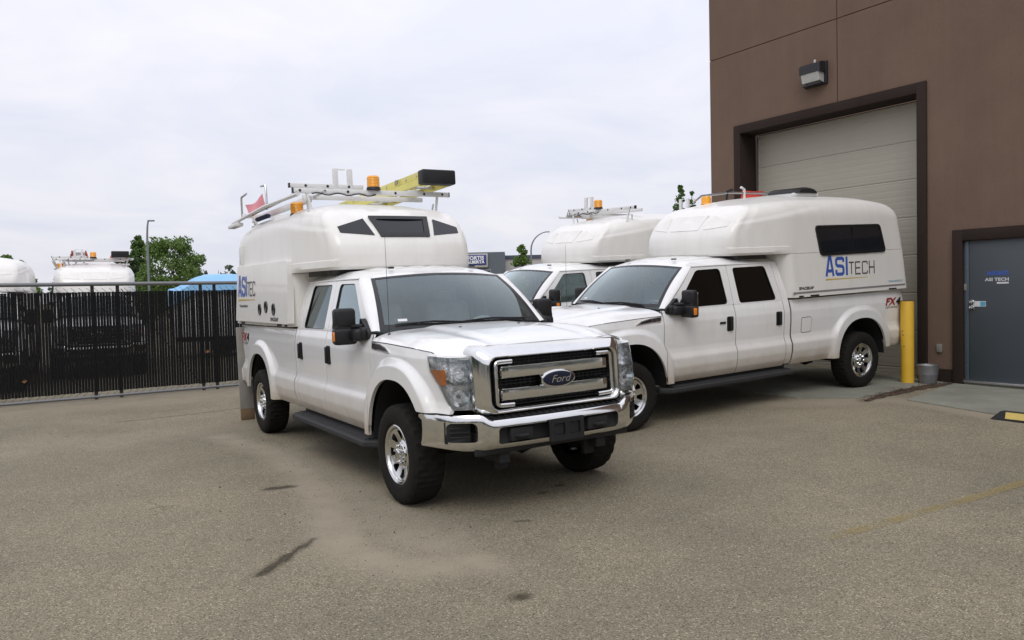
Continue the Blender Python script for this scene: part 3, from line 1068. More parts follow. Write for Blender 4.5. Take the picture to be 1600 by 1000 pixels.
    # ---- cab roof and pillars
    def roof(mb):
        n, m = 61, 36
        P = np.zeros((n, m, 3))
        for i, t in enumerate(np.linspace(-1, 1, n)):
            f = ws_point(t, 1.0)
            for j, q in enumerate(np.linspace(0, 1, m)):
                x = f[0] + (-2.82 - f[0]) * q
                hw = np.interp(x, [-2.85, -1.5, -1.1], [0.795, 0.802, 0.715])
                zc = np.interp(x, [-2.85, -2.4, -1.6, -1.3, -1.04], [1.985, 2.015, 2.010, 1.985, 1.925])
                a = abs(t)
                z = zc - 0.045 * a ** 2 - (zc - 0.045 - np.interp(x, [-2.85, -1.35, -1.1], [1.886, 1.886, 1.88])) * a ** 7
                if a < 0.86 and x < -1.25:
                    z += 0.005 * math.cos(t * 7.5 * PI) * float(sstep(-1.25, -1.4, x)) * float(sstep(0.86, 0.75, a))
                y = t * hw
                if q == 0:
                    x, y, z = f[0], f[1], f[2] + 0.002
                P[i, j] = (x, y, z)
        mb.grid(P)
        for s in (-1, 1):      # A pillars: windshield edge to door frame
            rows = []
            for v in np.linspace(-0.03, 1.0, 14):
                w_ = ws_point(s * 1.0, v, 0.004)
                z = w_[2]
                xs_ = -0.600 - (z - 1.38) / (1.884 - 1.38) * 0.575
                o_ = np.array([xs_, s * (float(cab_y(z)) + 0.001), z])
                md = (w_ + o_) / 2 + np.array([0.018, s * 0.016, 0.006])
                rows.append([w_, w_ * 0.55 + md * 0.45 + np.array([0.006, s * 0.004, 0.003]), md, md * 0.4 + o_ * 0.6 + np.array([0.003, s * 0.006, 0.0]), o_, o_ + np.array([-0.06, -s * 0.02, 0.0])])
            mb.grid(np.array(rows))
            # drip rail joining roof and door frames
            mb.tube([(-1.17, s * 0.798, 1.886), (-1.6, s * 0.800, 1.890), (-2.4, s * 0.799, 1.891), (-2.82, s * 0.797, 1.889)], 0.010, 6)
        mb.add([(-2.83, -0.9, 0.6), (-2.83, 0.9, 0.6), (-2.83, 0.80, 1.88), (-2.83, 0.3, 1.97), (-2.83, -0.3, 1.97), (-2.83, -0.80, 1.88)], [(0, 1, 2, 3, 4, 5)])
    part('cab_roof', roof, W)
    part('roof_marker', lambda mb: mb.box((-1.22, -0.45, 1.985), (0.06, 0.05, 0.018), 0.007), 'black_plastic', key='rm1')
    part('roof_marker', lambda mb: mb.box((-1.22, 0.45, 1.985), (0.06, 0.05, 0.018), 0.007), 'black_plastic', key='rm2')

    # ---- cabin
    def seats(mb):
        for y in (-0.40, 0.40):
            mb.box((-1.45, y, 1.02), (0.52, 0.50, 0.20), 0.06, 3)
            mb.box((-1.70, y, 1.32), (0.16, 0.50, 0.62), 0.06, 3, Matrix.Rotation(R(-10), 4, 'Y'))
            mb.box((-1.77, y, 1.70), (0.09, 0.27, 0.18), 0.04, 3)
        mb.box((-2.45, 0, 1.02), (0.5, 1.45, 0.2), 0.06, 3)
        mb.box((-2.68, 0, 1.32), (0.14, 1.45, 0.58), 0.06, 3)
        for y in (-0.45, 0.45):
            mb.box((-2.70, y, 1.68), (0.08, 0.26, 0.14), 0.03, 3)
    part('seat', seats, 'seat_grey')

    def dash(mb):
        P = np.zeros((21, 7, 3))
        for i, t in enumerate(np.linspace(-1, 1, 21)):
            for j, (dx, dz) in enumerate(((0.10, -0.02), (0.0, 0.0), (-0.12, 0.005), (-0.25, 0.0), (-0.33, -0.03), (-0.36, -0.12), (-0.35, -0.30))):
                P[i, j] = (-0.62 + dx - 0.06 * t * t, 0.84 * t, 1.375 + dz + 0.02 * math.exp(-((t - 0.48) / 0.22) ** 2))
        mb.grid(P)
    part('dashboard', dash, 'dash_grey')
    part('paper', lambda mb: mb.box((-0.72, -0.12, 1.385), (0.10, 0.26, 0.02), 0.004), 'paper_white')

    def wheel_s(mb):
        Ms = Matrix.Translation((-1.02, 0.40, 1.30)) @ Matrix.Rotation(R(-62), 4, 'Y')
        ring = []
        for k in range(24):
            a = 2 * PI * k / 24
            ring.append([Ms @ Vector(((0.185 + 0.015 * math.cos(b)) * math.cos(a), (0.185 + 0.015 * math.cos(b)) * math.sin(a), 0.015 * math.sin(b))) for b in np.linspace(0, 2 * PI, 8, endpoint=False)])
        mb.loft(ring + [ring[0]], True)
        for a in (0.5, PI - 0.5, 1.5 * PI):
            mb.tube([Ms @ Vector((0, 0, -0.02)), Ms @ Vector((0.18 * math.cos(a), 0.18 * math.sin(a), 0))], 0.015, 6)
        mb.lathe([(0, 0.01), (0.06, 0.0), (0.07, -0.03), (0.03, -0.20)], 12, Ms)
    part('steering_wheel', wheel_s, 'dash_grey')
    part('rear_view_mirror', lambda mb: (mb.box((-1.10, 0.0, 1.78), (0.03, 0.24, 0.075), 0.012), mb.tube([(-1.09, 0, 1.80), (-1.045, 0, 1.88)], 0.008, 6)), 'black_plastic')

    # ---- grille
    def ring(x, y0, zb, zt, rad, lean):
        """rounded frame outline in y, z; x leans back towards the top"""
        pts = rrect(2 * y0, zt - zb, rad, 6, 0.0, (zb + zt) / 2)
        return [(x - lean * (z - 0.8) / 0.4, y, z) for y, z in pts]

    def surround(mb):
        mb.loft([ring(0.72, 0.715, 0.800, 1.312, 0.06, 0.0), ring(0.80, 0.705, 0.797, 1.312, 0.065, 0.02), ring(0.855, 0.688, 0.793, 1.298, 0.07, 0.02), ring(0.885, 0.660, 0.788, 1.275, 0.075, 0.02), ring(0.905, 0.640, 0.795, 1.255, 0.075, 0.02),
                 ring(0.930, 0.615, 0.803, 1.238, 0.075, 0.02), ring(0.934, 0.604, 0.812, 1.230, 0.072, 0.02), ring(0.922, 0.588, 0.826, 1.218, 0.066, 0.02), ring(0.905, 0.582, 0.832, 1.213, 0.062, 0.02), ring(0.850, 0.572, 0.842, 1.205, 0.058, 0.02)], True)
    gr = part('grille', surround, 'chrome', smooth=40)

    def gmesh(mb):
        mb.add([(0.842, -0.575, 0.84), (0.842, 0.575, 0.84), (0.822, 0.575, 1.21), (0.822, -0.575, 1.21)], [(0, 1, 2, 3)])
        for k in range(16):
            z = 0.852 + 0.0225 * k
            mb.box((0.862 - 0.02 * (z - 0.8) / 0.4, 0, z), (0.022, 1.13, 0.007))
        for k in range(27):
            mb.box((0.848, -0.56 + 0.043 * k, 1.025), (0.016, 0.006, 0.36))
    part('grille_mesh', gmesh, 'black_plastic', gr, smooth=0)['kind'] = 'stuff'
    for i, (z0, z1) in enumerate(((1.052, 1.158), (0.884, 0.990))):
        def bar(mb):
            prof = [(0.865, z0), (0.905, z0 + 0.004), (0.918, z0 + 0.014), (0.920, (z0 + z1) / 2), (0.916, z1 - 0.014), (0.902, z1 - 0.004), (0.862, z1)]
            rings = []
            for y, k, dx in ((-0.505, 0.86, -0.022), (-0.495, 0.97, -0.006), (-0.48, 1, 0), (-0.44, 1, 0.002), (-0.2, 1, 0.010), (0, 1, 0.012), (0.2, 1, 0.010), (0.44, 1, 0.002), (0.48, 1, 0), (0.495, 0.97, -0.006), (0.505, 0.86, -0.022)):
                zc = (z0 + z1) / 2
                rings.append([(x + dx, y, zc + (z - zc) * k) for x, z in prof])
            mb.loft(rings, True, True, True)
        part('grille_bar', bar, 'chrome', gr, key='gbar%d' % i)
    for s in (-1, 1):
        def cee(mb):
            path = rpoly([(0.40, 1.186), (0.556, 1.186), (0.562, 0.858), (0.40, 0.858)], 0.035, 4)
            path = [p for p in path]
            path = path[4:-1] if False else path
            # open path: drop the closing corners
            core_ = [(0.40, 1.186)] + rpoly([(0.40, 1.186), (0.543, 1.186), (0.545, 0.862), (0.40, 0.858)], 0.03, 4)[5:15] + [(0.40, 0.858)]
            rings = []
            for i, (y, z) in enumerate(core_):
                a = core_[max(0, i - 1)]; b = core_[min(len(core_) - 1, i + 1)]
                ty, tz = b[0] - a[0], b[1] - a[1]; l = math.hypot(ty, tz); ny, nz = -tz / l, ty / l
                x0 = 0.905 - 0.02 * (z - 0.8) / 0.4
                rings.append([(x0 + dx, s * (y + ny * o_), z + nz * o_) for dx, o_ in ((-0.03, -0.017), (0.022, -0.015), (0.030, -0.006), (0.030, 0.006), (0.022, 0.015), (-0.03, 0.017))])
            mb.loft(rings, True, True, True)
        part('grille_trim', cee, 'wheel_metal', gr, key='cee%d' % s)

    def oval(mb, rx, rz, x0, x1, dome):
        rings = []
        for k, (sc, x) in enumerate(((1.0, x0), (1.0, x1), (0.96, x1 + dome * 0.5), (0.88, x1 + dome * 0.9), (0.5, x1 + dome), (0.02, x1 + dome))):
            rings.append([(x, rx * sc * math.cos(a), 1.022 + rz * sc * math.sin(a)) for a in np.linspace(0, 2 * PI, 40, endpoint=False)])
        mb.loft(rings, True, False, True)
    em = part('emblem', lambda mb: oval(mb, 0.160, 0.071, 0.90, 0.940, 0.006), 'chrome', gr)
    part('emblem_field', lambda mb: oval(mb, 0.146, 0.058, 0.93, 0.9465, 0.003), 'emblem_blue', em)
    if 'ford' not in share:
        share['ford'] = text_mesh('emblem_script', 'Ford', 0.082, 'wheel_metal', 0.0008, 0.38, 0.0, 'CENTER', 1.12)
    link('emblem_script', share['ford'], em, frame_matrix((0.9515, 0.010, 0.994), (0, 1, 0), (0, 0, 1)))

    # ---- front bumper with openings
    if 'bumper' not in share:
        def bump_x(y):
            a = abs(y)
            return 0.985 - 0.03 * (a / 0.62) ** 2 if a < 0.62 else 0.955 - 0.10 * float(sstep(0.62, 0.86, a)) - 0.34 * max(0, (a - 0.74) / 0.27) ** 2.6

        def zt(y):
            return 0.762 + 0.050 * float(sstep(0.60, 0.70, abs(y)))
        rings = []
        for y in list(np.linspace(-0.992, -0.7, 34)) + list(np.linspace(-0.68, 0.68, 40)) + list(np.linspace(0.7, 0.992, 34)):
            x = bump_x(y); t = zt(y); b = 0.535 + 0.03 * float(sstep(0.75, 1.0, abs(y)))
            k = 1.0
            prof = [(x - 0.10, t - 0.012), (x - 0.05, t), (x - 0.022, t - 0.004), (x - 0.008, t - 0.02), (x - 0.002, t - 0.055), (x, (t + b) / 2), (x - 0.006, b + 0.07), (x - 0.03, b + 0.02), (x - 0.06, b), (x - 0.075, b + 0.012), (x - 0.055, b + 0.05), (x - 0.04, (t + b) / 2), (x - 0.045, t - 0.05), (x - 0.10, t - 0.03)]
            rings.append([(px, y, pz) for px, pz in prof])
        mb = MB(); mb.loft(rings, True, True, True)
        bo = mb.build('bumper_blank', 'chrome', None, 40)
        ct = MB()
        ct.prism(rrect(1.13, 0.128, 0.03, 5, 0.0, 0.640), lambda u, w, t: (t, u, w), 0.6, 1.2)
        for s in (-1, 1):
            ct.prism(rpoly([(s * 0.722, 0.608), (s * 0.722, 0.725), (s * 0.745, 0.752), (s * 0.885, 0.752), (s * 0.905, 0.73), (s * 0.905, 0.608)], 0.025, 4), lambda u, w, t: (t, u, w), 0.5, 1.2)
        co = ct.build('bumper_cut', 'chrome', None)
        md = bo.modifiers.new('b', 'BOOLEAN'); md.operation = 'DIFFERENCE'; md.object = co; md.solver = 'EXACT'
        bpy.context.view_layer.update()
        me = bpy.data.meshes.new_from_object(bo.evaluated_get(bpy.context.evaluated_depsgraph_get()))
        bpy.data.objects.remove(bo); bpy.data.objects.remove(co)
        me.name = 'front_bumper'
        me.polygons.foreach_set('use_smooth', [True] * len(me.polygons)); me.set_sharp_from_angle(angle=R(40))
        share['bumper'] = me
    bp = link('front_bumper', share['bumper'], root)

    def inserts(mb):
        mb.box((0.86, 0, 0.64), (0.10, 1.20, 0.16))
        mb.box((0.925, -0.36, 0.635), (0.06, 0.20, 0.10), 0.01); mb.box((0.925, 0.36, 0.635), (0.06, 0.20, 0.10), 0.01)
        for s in (-1, 1):
            mb.tube([(0.93, s * 0.42, 0.62), (0.985, s * 0.40, 0.625), (0.985, s * 0.33, 0.625), (0.93, s * 0.31, 0.62)], 0.014, 8)
    part('bumper_grille', inserts, 'underbody_black', bp)
    for s in (-1, 1):
        def fog(mb):
            mb.box((0.765, s * 0.815, 0.68), (0.06, 0.20, 0.17), 0.01, 2, Matrix.Rotation(R(s * 24), 4, 'Z'))
            for q in range(3):
                mb.box((0.800, s * 0.812, 0.642 + 0.034 * q), (0.03, 0.15, 0.010), 0.003, 1, Matrix.Rotation(R(s * 24), 4, 'Z'))
        part('fog_lamp_cover', fog, 'black_plastic', bp, key='fog%d' % s)

    def plate(mb):
        outer = rrect(0.325, 0.175, 0.012, 3, 0.02, 0.632)
        mb.holed(outer, [rrect(0.105, 0.095, 0.01, 3, -0.05, 0.635), rrect(0.105, 0.095, 0.01, 3, 0.095, 0.635)], lambda u, w, t: (0.992 + t, u, w), 0.0, 0.014)
        mb.add([(0.990, -0.14, 0.55), (0.990, 0.18, 0.55), (0.990, 0.18, 0.715), (0.990, -0.14, 0.715)], [(0, 1, 2, 3)])
    part('plate_bracket', plate, 'black_plastic', bp)

    def pad(mb):
        P = np.zeros((31, 4, 3))
        for i, y in enumerate(np.linspace(-0.68, 0.68, 31)):
            for j, (dx, z) in enumerate(((0.0, 0.763), (-0.03, 0.780), (-0.08, 0.790), (-0.14, 0.800))):
                P[i, j] = (0.955 - 0.03 * (y / 0.62) ** 2 + dx, y, z)
        mb.grid(P)
        for q in range(22):
            mb.box((0.925 - 0.03 * ((-0.6 + q * 0.057) / 0.62) ** 2, -0.6 + q * 0.057, 0.783), (0.05, 0.014, 0.008))
    part('bumper_pad', pad, 'black_plastic', bp)
    part('air_dam', lambda mb: mb.box((0.86, 0, 0.515), (0.03, 1.45, 0.05), 0.008), 'black_plastic', bp)
    part('tag', lambda mb: mb.box((0.845, -0.62, 0.525), (0.01, 0.12, 0.035), 0.002), 'paper_white', bp)

    def antenna(mb):
        mb.lathe([(0.0, 0.03), (0.012, 0.02), (0.018, 0.0)], 10, Matrix.Translation((-0.43, -0.825, 1.365)))
        mb.tube([(-0.43, -0.825, 1.37), (-0.435, -0.825, 2.22)], [0.003, 0.0016], 5)
    part('antenna', antenna, 'black_trim')

    def tailgate(mb):
        mb.box((-5.475, 0, 1.02), (0.04, 1.70, 0.66), 0.015)
        mb.box((-5.60, 0, 0.68), (0.18, 1.90, 0.20), 0.03)
    part('tailgate', tailgate, W)

    # ---- wheels
    for (x, s) in ((0.0, 1), (0.0, -1), (REAR, 1), (REAR, -1)):
        wh = empty('wheel'); wh.parent = root
        wh.location = (x, s * 0.868, 0.412)
        ang = (0.0 if s == -1 else PI)
        wh.rotation_euler = (0, 0, ang + (S.get('steer', 0.0) if x == 0 else 0.0))
        spin = rng.uniform(0, 0.8)
        for nm, me in zip(('tyre', 'rim', 'hub_cap', 'brake_disc'), WHEEL):
            o = link(nm, me, wh); o.rotation_euler = (0, spin, 0)

    # ---- camper shell
    if 'camper' not in share:
        share['camper'] = camper_mesh().mesh('camper_shell', G, 30)
    ca = link('camper_shell', share['camper'], root)

    if 'seal' not in share:
        q = MB()
        h0 = [p for p in camper_ring(1.945, 0.0, -1.87, 0.07) if p[0] > -2.70]; h1 = [p for p in camper_ring(1.999, 0.0, -1.84, 0.04) if p[0] > -2.70]
        n0 = min(len(h0), len(h1))
        half0 = [p for p in h0 if p[1] >= 0][:26]; half1 = [p for p in h1 if p[1] >= 0][:26]
        for sg in (1, -1):
            q.loft([[(p[0], sg * p[1], p[2]) for p in half0], [(p[0], sg * p[1], p[2]) for p in half1]], False)
        share['seal'] = q.mesh('camper_seal', 'black_trim', 40)
    link('camper_seal', share['seal'], ca)

    def side_pt(x, z, s, off):
        return (x, s * (float(camper_w(x, z)) + off), z + float(cz_rise(x, z)))
    for s in (-1, 1):
        def stripe(mb):
            xs = np.linspace(-5.42, -2.86, 30)
            for (z0, z1, off) in ((1.452, 1.478, 0.003),):
                mb.grid(np.array([[side_pt(x, z0, s, 0.0), side_pt(x, z0, s, off), side_pt(x, z1, s, off), side_pt(x, z1, s, 0.0)] for x in xs]))
        part('camper_stripe', stripe, 'stripe_grey', ca, key='stripe%d' % s)

        def latch(mb):
            for x in (-3.02, -3.30, -5.10):
                mb.box((x, s * 1.003, 1.415), (0.09 if x > -3.2 else 0.18, 0.012, 0.022), 0.003)
        part('camper_latch', latch, 'black_trim', ca, key='latch%d' % s)

    def place_text(nm, body, size, mat, x0, z0, s, off=0.004, **kw):
        k = 'txt' + body + mat
        if k not in share:
            share[k] = text_mesh(nm, body, size, mat, **kw)
        y = s * (float(camper_w(x0 - 0.3 * s, z0 + size * 0.4)) + off)
        tilt = -0.0375 * s
        link(nm, share[k], ca, frame_matrix((x0, y, z0), (-s, 0, 0), (0, tilt, 1)))

    if 'asi' not in share:
        h, w = 0.265, 0.155
        A_ = [[(0.02, 0.0), (0.085, h), (0.115, h), (0.175, 0.0)], [(0.062, 0.075), (0.135, 0.075)]]
        S_ = [[(0.40, h - 0.075), (0.40, h - 0.035), (0.375, h - 0.022), (0.265, h - 0.022), (0.24, h - 0.045), (0.24, 0.165), (0.262, 0.142), (0.378, 0.130), (0.40, 0.107), (0.40, 0.045), (0.375, 0.022), (0.262, 0.022), (0.24, 0.04), (0.24, 0.085)]]
        I_ = [[(0.475, 0.0), (0.475, h)]]
        share['asi'] = [stroke_letters(q_, 0.047).mesh('lettering', 'logo_blue', 0) for q_ in (A_, S_, I_)]
        T = 0.168
        E_ = []
        x = 0.0
        E_ += [[(x, T), (x + 0.115, T)], [(x + 0.0575, T - 0.011), (x + 0.0575, 0)]]
        x = 0.15
        E_ += [[(x + 0.115, T), (x, T), (x, 0.0), (x + 0.115, 0.0)], [(x + 0.011, T / 2), (x + 0.105, T / 2)]]
        x = 0.31
        E_ += [[(x + 0.115, T - 0.04), (x + 0.115, T - 0.012), (x + 0.10, T), (x + 0.015, T), (x, T - 0.015), (x, 0.015), (x + 0.015, 0), (x + 0.10, 0), (x + 0.115, 0.012), (x + 0.115, 0.04)]]
        x = 0.475
        E_ += [[(x, -0.011), (x, T + 0.011)], [(x + 0.115, -0.011), (x + 0.115, T + 0.011)], [(x + 0.011, T / 2), (x + 0.104, T / 2)]]
        share['tech'] = [stroke_letters(E_[a_:b_], 0.022).mesh('lettering', 'logo_grey', 0) for a_, b_ in ((0, 2), (2, 4), (4, 5), (5, 8))]
        share['tec'] = share['tech'][:3]
        share['gold'] = MB().add([(0, 0, 0), (0.95, 0.006, 0), (0.95, 0.014, 0), (0, 0.022, 0)], [(0, 1, 2, 3)]).mesh('lettering_underline', 'logo_gold', 0)

    def logo(x0, z0, s, off, tech='tech', cw=None, sx=1.0):
        cw = cw or (lambda x, z: float(camper_w(x, z)))
        for nm, key, dx, dz, o2 in (('lettering', 'asi', 0.0, 0.0, 0.0), ('lettering', tech, 0.525, 0.011, 0.0), ('lettering_underline', 'gold', 0.0, -0.055, 0.0)):
            xx = x0 - s * dx * sx
            M = frame_matrix((xx, s * (cw(xx - 0.3 * s, z0 + dz + 0.1) + off), z0 + dz), (-s, 0, 0), (0, -0.0375 * s, 1))
            for me_ in (share[key] if isinstance(share[key], list) else [share[key]]):
                link(nm, me_, ca, M @ Matrix.Diagonal((sx, 1, 1, 1)))

    if S.get('side_window'):
        s = 1
        pw = [(-3.36, 2.355), (-4.80, 2.365), (-4.93, 1.985), (-3.46, 1.965)]
        fm = lambda off: (lambda u, w, t: (u, camper_w(u, 2.1) - 0.0375 * (w - 2.1) + off + t, w))
        part('side_window', lambda mb: mb.prism(rpoly(pw, 0.06, 5), fm(0.0), -0.02, 0.012), 'dark_glass_opaque', ca, key='sw')

        def swf(mb):
            o_ = rpoly([(-3.345, 2.370), (-4.812, 2.380), (-4.947, 1.970), (-3.448, 1.950)], 0.07, 5)
            i_ = rpoly([(-3.375, 2.340), (-4.790, 2.350), (-4.910, 2.0), (-3.475, 1.98)], 0.05, 5)
            mb.holed(o_, [i_], fm(0.0), -0.01, 0.018)
            mb.box((-4.15, float(camper_w(-4.15, 2.16)) + 0.014, 2.16), (0.022, 0.010, 0.36))
        part('window_frame', swf, 'black_trim', ca, key='swf')
        logo(-3.55, 1.66, 1, 0.004)
        place_text('lettering', 'SPACEKAP', 0.052, 'decal_black', -2.98, 1.505, 1, offset=0.002, xs=1.25)
        place_text('lettering', 'www.asitech.ca', 0.055, 'logo_cyan', -5.00, 1.515, 1, xs=1.05)
    if S.get('hatch'):
        s = -1
        # raised side hatch, right edge near the cab
        fm = lambda u, w, t: (u, -(0.985 - 0.0375 * (w - 1.8) + t), w)
        ha = part('side_hatch', lambda mb: mb.prism(rpoly([(-5.34, 1.445), (-2.80, 1.435), (-2.80, 2.145), (-5.22, 2.175)], 0.02, 3), fm, -0.03, 0.045), G, ca, key='hatch', smooth=30)
        cw = lambda x, z: 0.985 - 0.0375 * (z - 1.8) + 0.045
        logo(-5.17, 1.77, -1, 0.008, 'tec', cw, 0.97)
        for xx in (-4.02, -3.72, -3.38):
            def port(mb):
                Mp = frame_matrix((xx, -(cw(xx, 1.60)), 1.60 + (0.03 if xx == -3.72 else 0)), (1, 0, 0), (0, 0, 1))
                mb.lathe([(0.0, 0.004), (0.048, 0.006), (0.060, 0.012), (0.070, 0.010), (0.074, 0.0)], 24, Mp)
            part('vent_port', port, 'black_trim', ca, key='port%.2f' % xx)
        for (body, size, mat, x0, z0, xs_) in (('Communications', 0.055, 'logo_grey', -5.1, 1.63, 1.2), ('SPACEKAP', 0.060, 'decal_black', -3.52, 1.465, 1.2)):
            k = 'h' + body
            if k not in share:
                share[k] = text_mesh('lettering', body, size, mat, xs=xs_, offset=0.0015)
            link('lettering', share[k], ca, frame_matrix((x0, -(cw(x0, z0) + 0.004), z0), (1, 0, 0), (0, 0.0375, 1)))
        part('hatch_hinge', lambda mb: mb.box((-5.36, -1.0, 1.57), (0.05, 0.05, 0.10), 0.008), 'rack_white', ca, key='hinge')
        part('camper_vent', lambda mb: (mb.box((-5.12, -0.965, 2.33), (0.16, 0.05, 0.24), 0.012), mb.box((-5.035, -0.975, 2.33), (0.02, 0.06, 0.25), 0.006)), 'rack_white', ca, key='cvent')
        part('mud_flap', lambda mb: mb.box((-5.58, -0.90, 0.76), (0.03, 0.20, 1.16), 0.006), 'flap_grey', root, key='flap')
        part('flap_foot', lambda mb: mb.box((-5.58, -0.90, 0.10), (0.05, 0.19, 0.16), 0.006), 'rust_brown', root, key='flapf')

    def front_poly(pts, off):
        return lambda u, w, t: (float(camper_front_x(u, w)) + (off + t) * 0.8, u, w + (off + t) * 0.5)
    cpoly = [(-0.250, 2.350), (0.250, 2.350), (0.305, 2.548), (-0.305, 2.548)]
    spoly = lambda s: [(s * 0.345, 2.352), (s * 0.690, 2.385), (s * 0.700, 2.450), (s * 0.410, 2.540)]

    def dense(p, n=6):
        out = []
        for i in range(len(p)):
            a, b = p[i], p[(i + 1) % len(p)]
            out += [(a[0] + (b[0] - a[0]) * k / n, a[1] + (b[1] - a[1]) * k / n) for k in range(n)]
        return out
    if S.get('front_windows'):
        part('front_window', lambda mb: mb.prism(dense(cpoly), front_poly(0, 0.004), -0.015, 0.006), 'dark_glass_opaque', ca, key='cw')

        def cfr(mb):
            big = [(p[0] * 1.13, 2.449 + (p[1] - 2.449) * 1.17) for p in cpoly]
            sm = [(p[0] * 0.90, 2.449 + (p[1] - 2.449) * 0.80) for p in cpoly]
            mb.holed(dense(big), [dense(sm)], front_poly(0, 0.004), -0.01, 0.016)
        part('window_frame', cfr, 'black_trim', ca, key='cwf')
        for s in (-1, 1):
            part('front_window', lambda mb: mb.prism(dense(spoly(s)), front_poly(0, 0.004), -0.015, 0.004), 'dark_glass_opaque', ca, key='csw%d' % s)
    else:
        part('window_blank', lambda mb: mb.prism(dense(cpoly), front_poly(0, 0.0), -0.02, 0.007), G, ca, key='cb')
        for s in (-1, 1):
            part('window_blank', lambda mb: mb.prism(dense(spoly(s)), front_poly(0, 0.0), -0.02, 0.007), G, ca, key='csb%d' % s)
    if S.get('roof_vent'):
        def rv(mb):
            mb.box((-3.95, 0.12, 2.845), (0.56, 0.50, 0.05), 0.015)
        rvb = part('roof_vent', rv, 'rack_white', ca, key='rv')

        def rvl(mb):
            rings = []
            for y, k in ((-0.16, 0.7), (-0.1, 1), (0.34, 1), (0.40, 0.7)):
                rings.append([(-3.95 + 0.29 * k * math.cos(a), y, 2.868 + 0.085 * k * math.sin(a)) for a in np.linspace(0, PI, 12)])
            mb.loft(rings, True, True, True)
        part('vent_lid', rvl, 'black_plastic', rvb, key='rvl')

    # ---- ladder rack
    if S.get('rack'):
        rk = empty('ladder_rack'); rk.parent = root
        for i, x in enumerate((-2.66, -2.98)):
            part('cross_bar', lambda mb: mb.box((x, 0.0, 2.905 if i == 0 else 2.875), (0.045, 1.90 if i == 0 else 1.5, 0.055), 0.006), 'rack_white', rk, key='xbar%d' % i)
        part('cross_bar', lambda mb: mb.box((-5.05, 0.0, 2.86), (0.045, 1.90, 0.055), 0.006), 'rack_white', rk, key='xbar3')
        def caps(mb):
            for y in (-0.955, 0.955):
                mb.box((-2.66, y, 2.905), (0.047, 0.014, 0.057), 0.003)
            mb.box((-2.70, -0.98, 2.965), (0.047, 0.014, 0.052), 0.003)
            for y in (-0.88, -0.60, -0.33, 0.25, 0.62, 0.86):
                mb.lathe([(0, 0.006), (0.013, 0.005), (0.016, 0)], 8, frame_matrix((-2.6365, y, 2.905), (0, 1, 0), (0, 0, 1)))
            for y in (-0.80, -0.55, -0.30):
                mb.lathe([(0, 0.006), (0.013, 0.005), (0.016, 0)], 8, frame_matrix((-2.6765, y, 2.965), (0, 1, 0), (0, 0, 1)))
        part('bar_hardware', caps, 'black_trim', rk, key='caps')['kind'] = 'stuff'
        part('top_bar', lambda mb: mb.box((-2.70, -0.55, 2.965), (0.045, 0.85, 0.05), 0.006), 'rack_white', rk, key='topbar')
        for x in (-2.66, -5.05):
            for s in (-1, 1):
                def foot(mb):
                    mb.tube([(x, s * 0.80, 2.885), (x + 0.02, s * 0.77, 2.74), (x + 0.02, s * 0.77, 2.66)], [0.018, 0.015, 0.022], 8)
                    mb.tube([(x - 0.07, s * 0.78, 2.80), (x - 0.09, s * 0.76, 2.68)], 0.012, 6)
                    mb.box((x - 0.02, s * 0.765, 2.675 if x > -3 else 2.72), (0.20, 0.09, 0.015), 0.004)
                part('rack_foot', foot, 'rack_white', rk, key='foot%.1f%d' % (x, s))
        for (y, z, dr) in ((-0.93, 2.86, 0.0), (-0.62, 2.88, 0.0)):
            part('side_rail', lambda mb: mb.tube([(-2.60, y, z + 0.01), (-3.6, y, z - 0.015), (-5.55, y, z - 0.03)], 0.018, 8), 'rack_steel', rk, key='rail%.2f' % y)
        part('swing_arm', lambda mb: (mb.tube([(-2.45, -0.96, 2.84), (-3.8, -0.97, 2.85), (-5.55, -0.97, 2.80)], 0.022, 8), mb.box((-5.40, -0.97, 2.755), (0.50, 0.10, 0.045), 0.008), mb.tube([(-5.25, -0.97, 2.77), (-5.0, -0.95, 2.86)], 0.014, 6)), 'rack_white', rk, key='swing')
        part('rail_channel', lambda mb: mb.box((-4.1, -0.72, 2.835), (2.6, 0.05, 0.075), 0.008), 'rack_white', rk, key='chan')
        if S.get('rear_stops'):
            for (y, d2) in ((-0.45, 1), (-0.25, 0)):
                part('ladder_stop', lambda mb: (mb.box((-5.05, y, 3.02), (0.05, 0.055, 0.28), 0.006), mb.box((-5.05, y + 0.05, 3.155), (0.012, 0.13, 0.012)) if d2 else None), 'rack_white', rk, key='rstop%.2f' % y)
        for (x, dx) in () if S.get('rear_stops') else ((-5.15, 0.30), (-3.86, -0.22)):
            part('ladder_hook', lambda mb: mb.tube([(x, -0.93, 2.82), (x, -0.93, 3.08), (x + 0.02 * np.sign(dx), -0.93, 3.12), (x + dx, -0.93, 3.135)], 0.014, 8), 'rack_steel', rk, key='hook%.2f' % x)
        for (y, d2) in ((-0.45, 1), (-0.28, 0)):
            part('ladder_stop', lambda mb: (mb.box((-2.70, y, 3.05), (0.05, 0.055, 0.24), 0.006), mb.box((-2.70, y + 0.05, 3.16), (0.012, 0.13, 0.012)) if d2 else None), 'rack_white', rk, key='stop%.2f' % y)
        for (x, y, z) in ((-2.64, -0.02, 2.935), (-3.05, -0.80, 2.66)):
            bo = part('beacon_base', lambda mb: mb.lathe([(0.0, 0.03), (0.075, 0.03), (0.085, 0.0), (0.0, 0.0)], 24, Matrix.Translation((x, y, z))), 'black_plastic', rk, key='bb%.2f' % y)

            def dome(mb):
                pr = [(0.072, 0.03)]
                for q in range(7):
                    pr += [(0.074, 0.034 + q * 0.017), (0.070, 0.042 + q * 0.017)]
                pr += [(0.060, 0.158), (0.0, 0.162)]
                mb.lathe(pr, 28, Matrix.Translation((x, y, z)))
            part('beacon_lamp', dome, 'beacon_amber', rk, key='bd%.2f' % y)
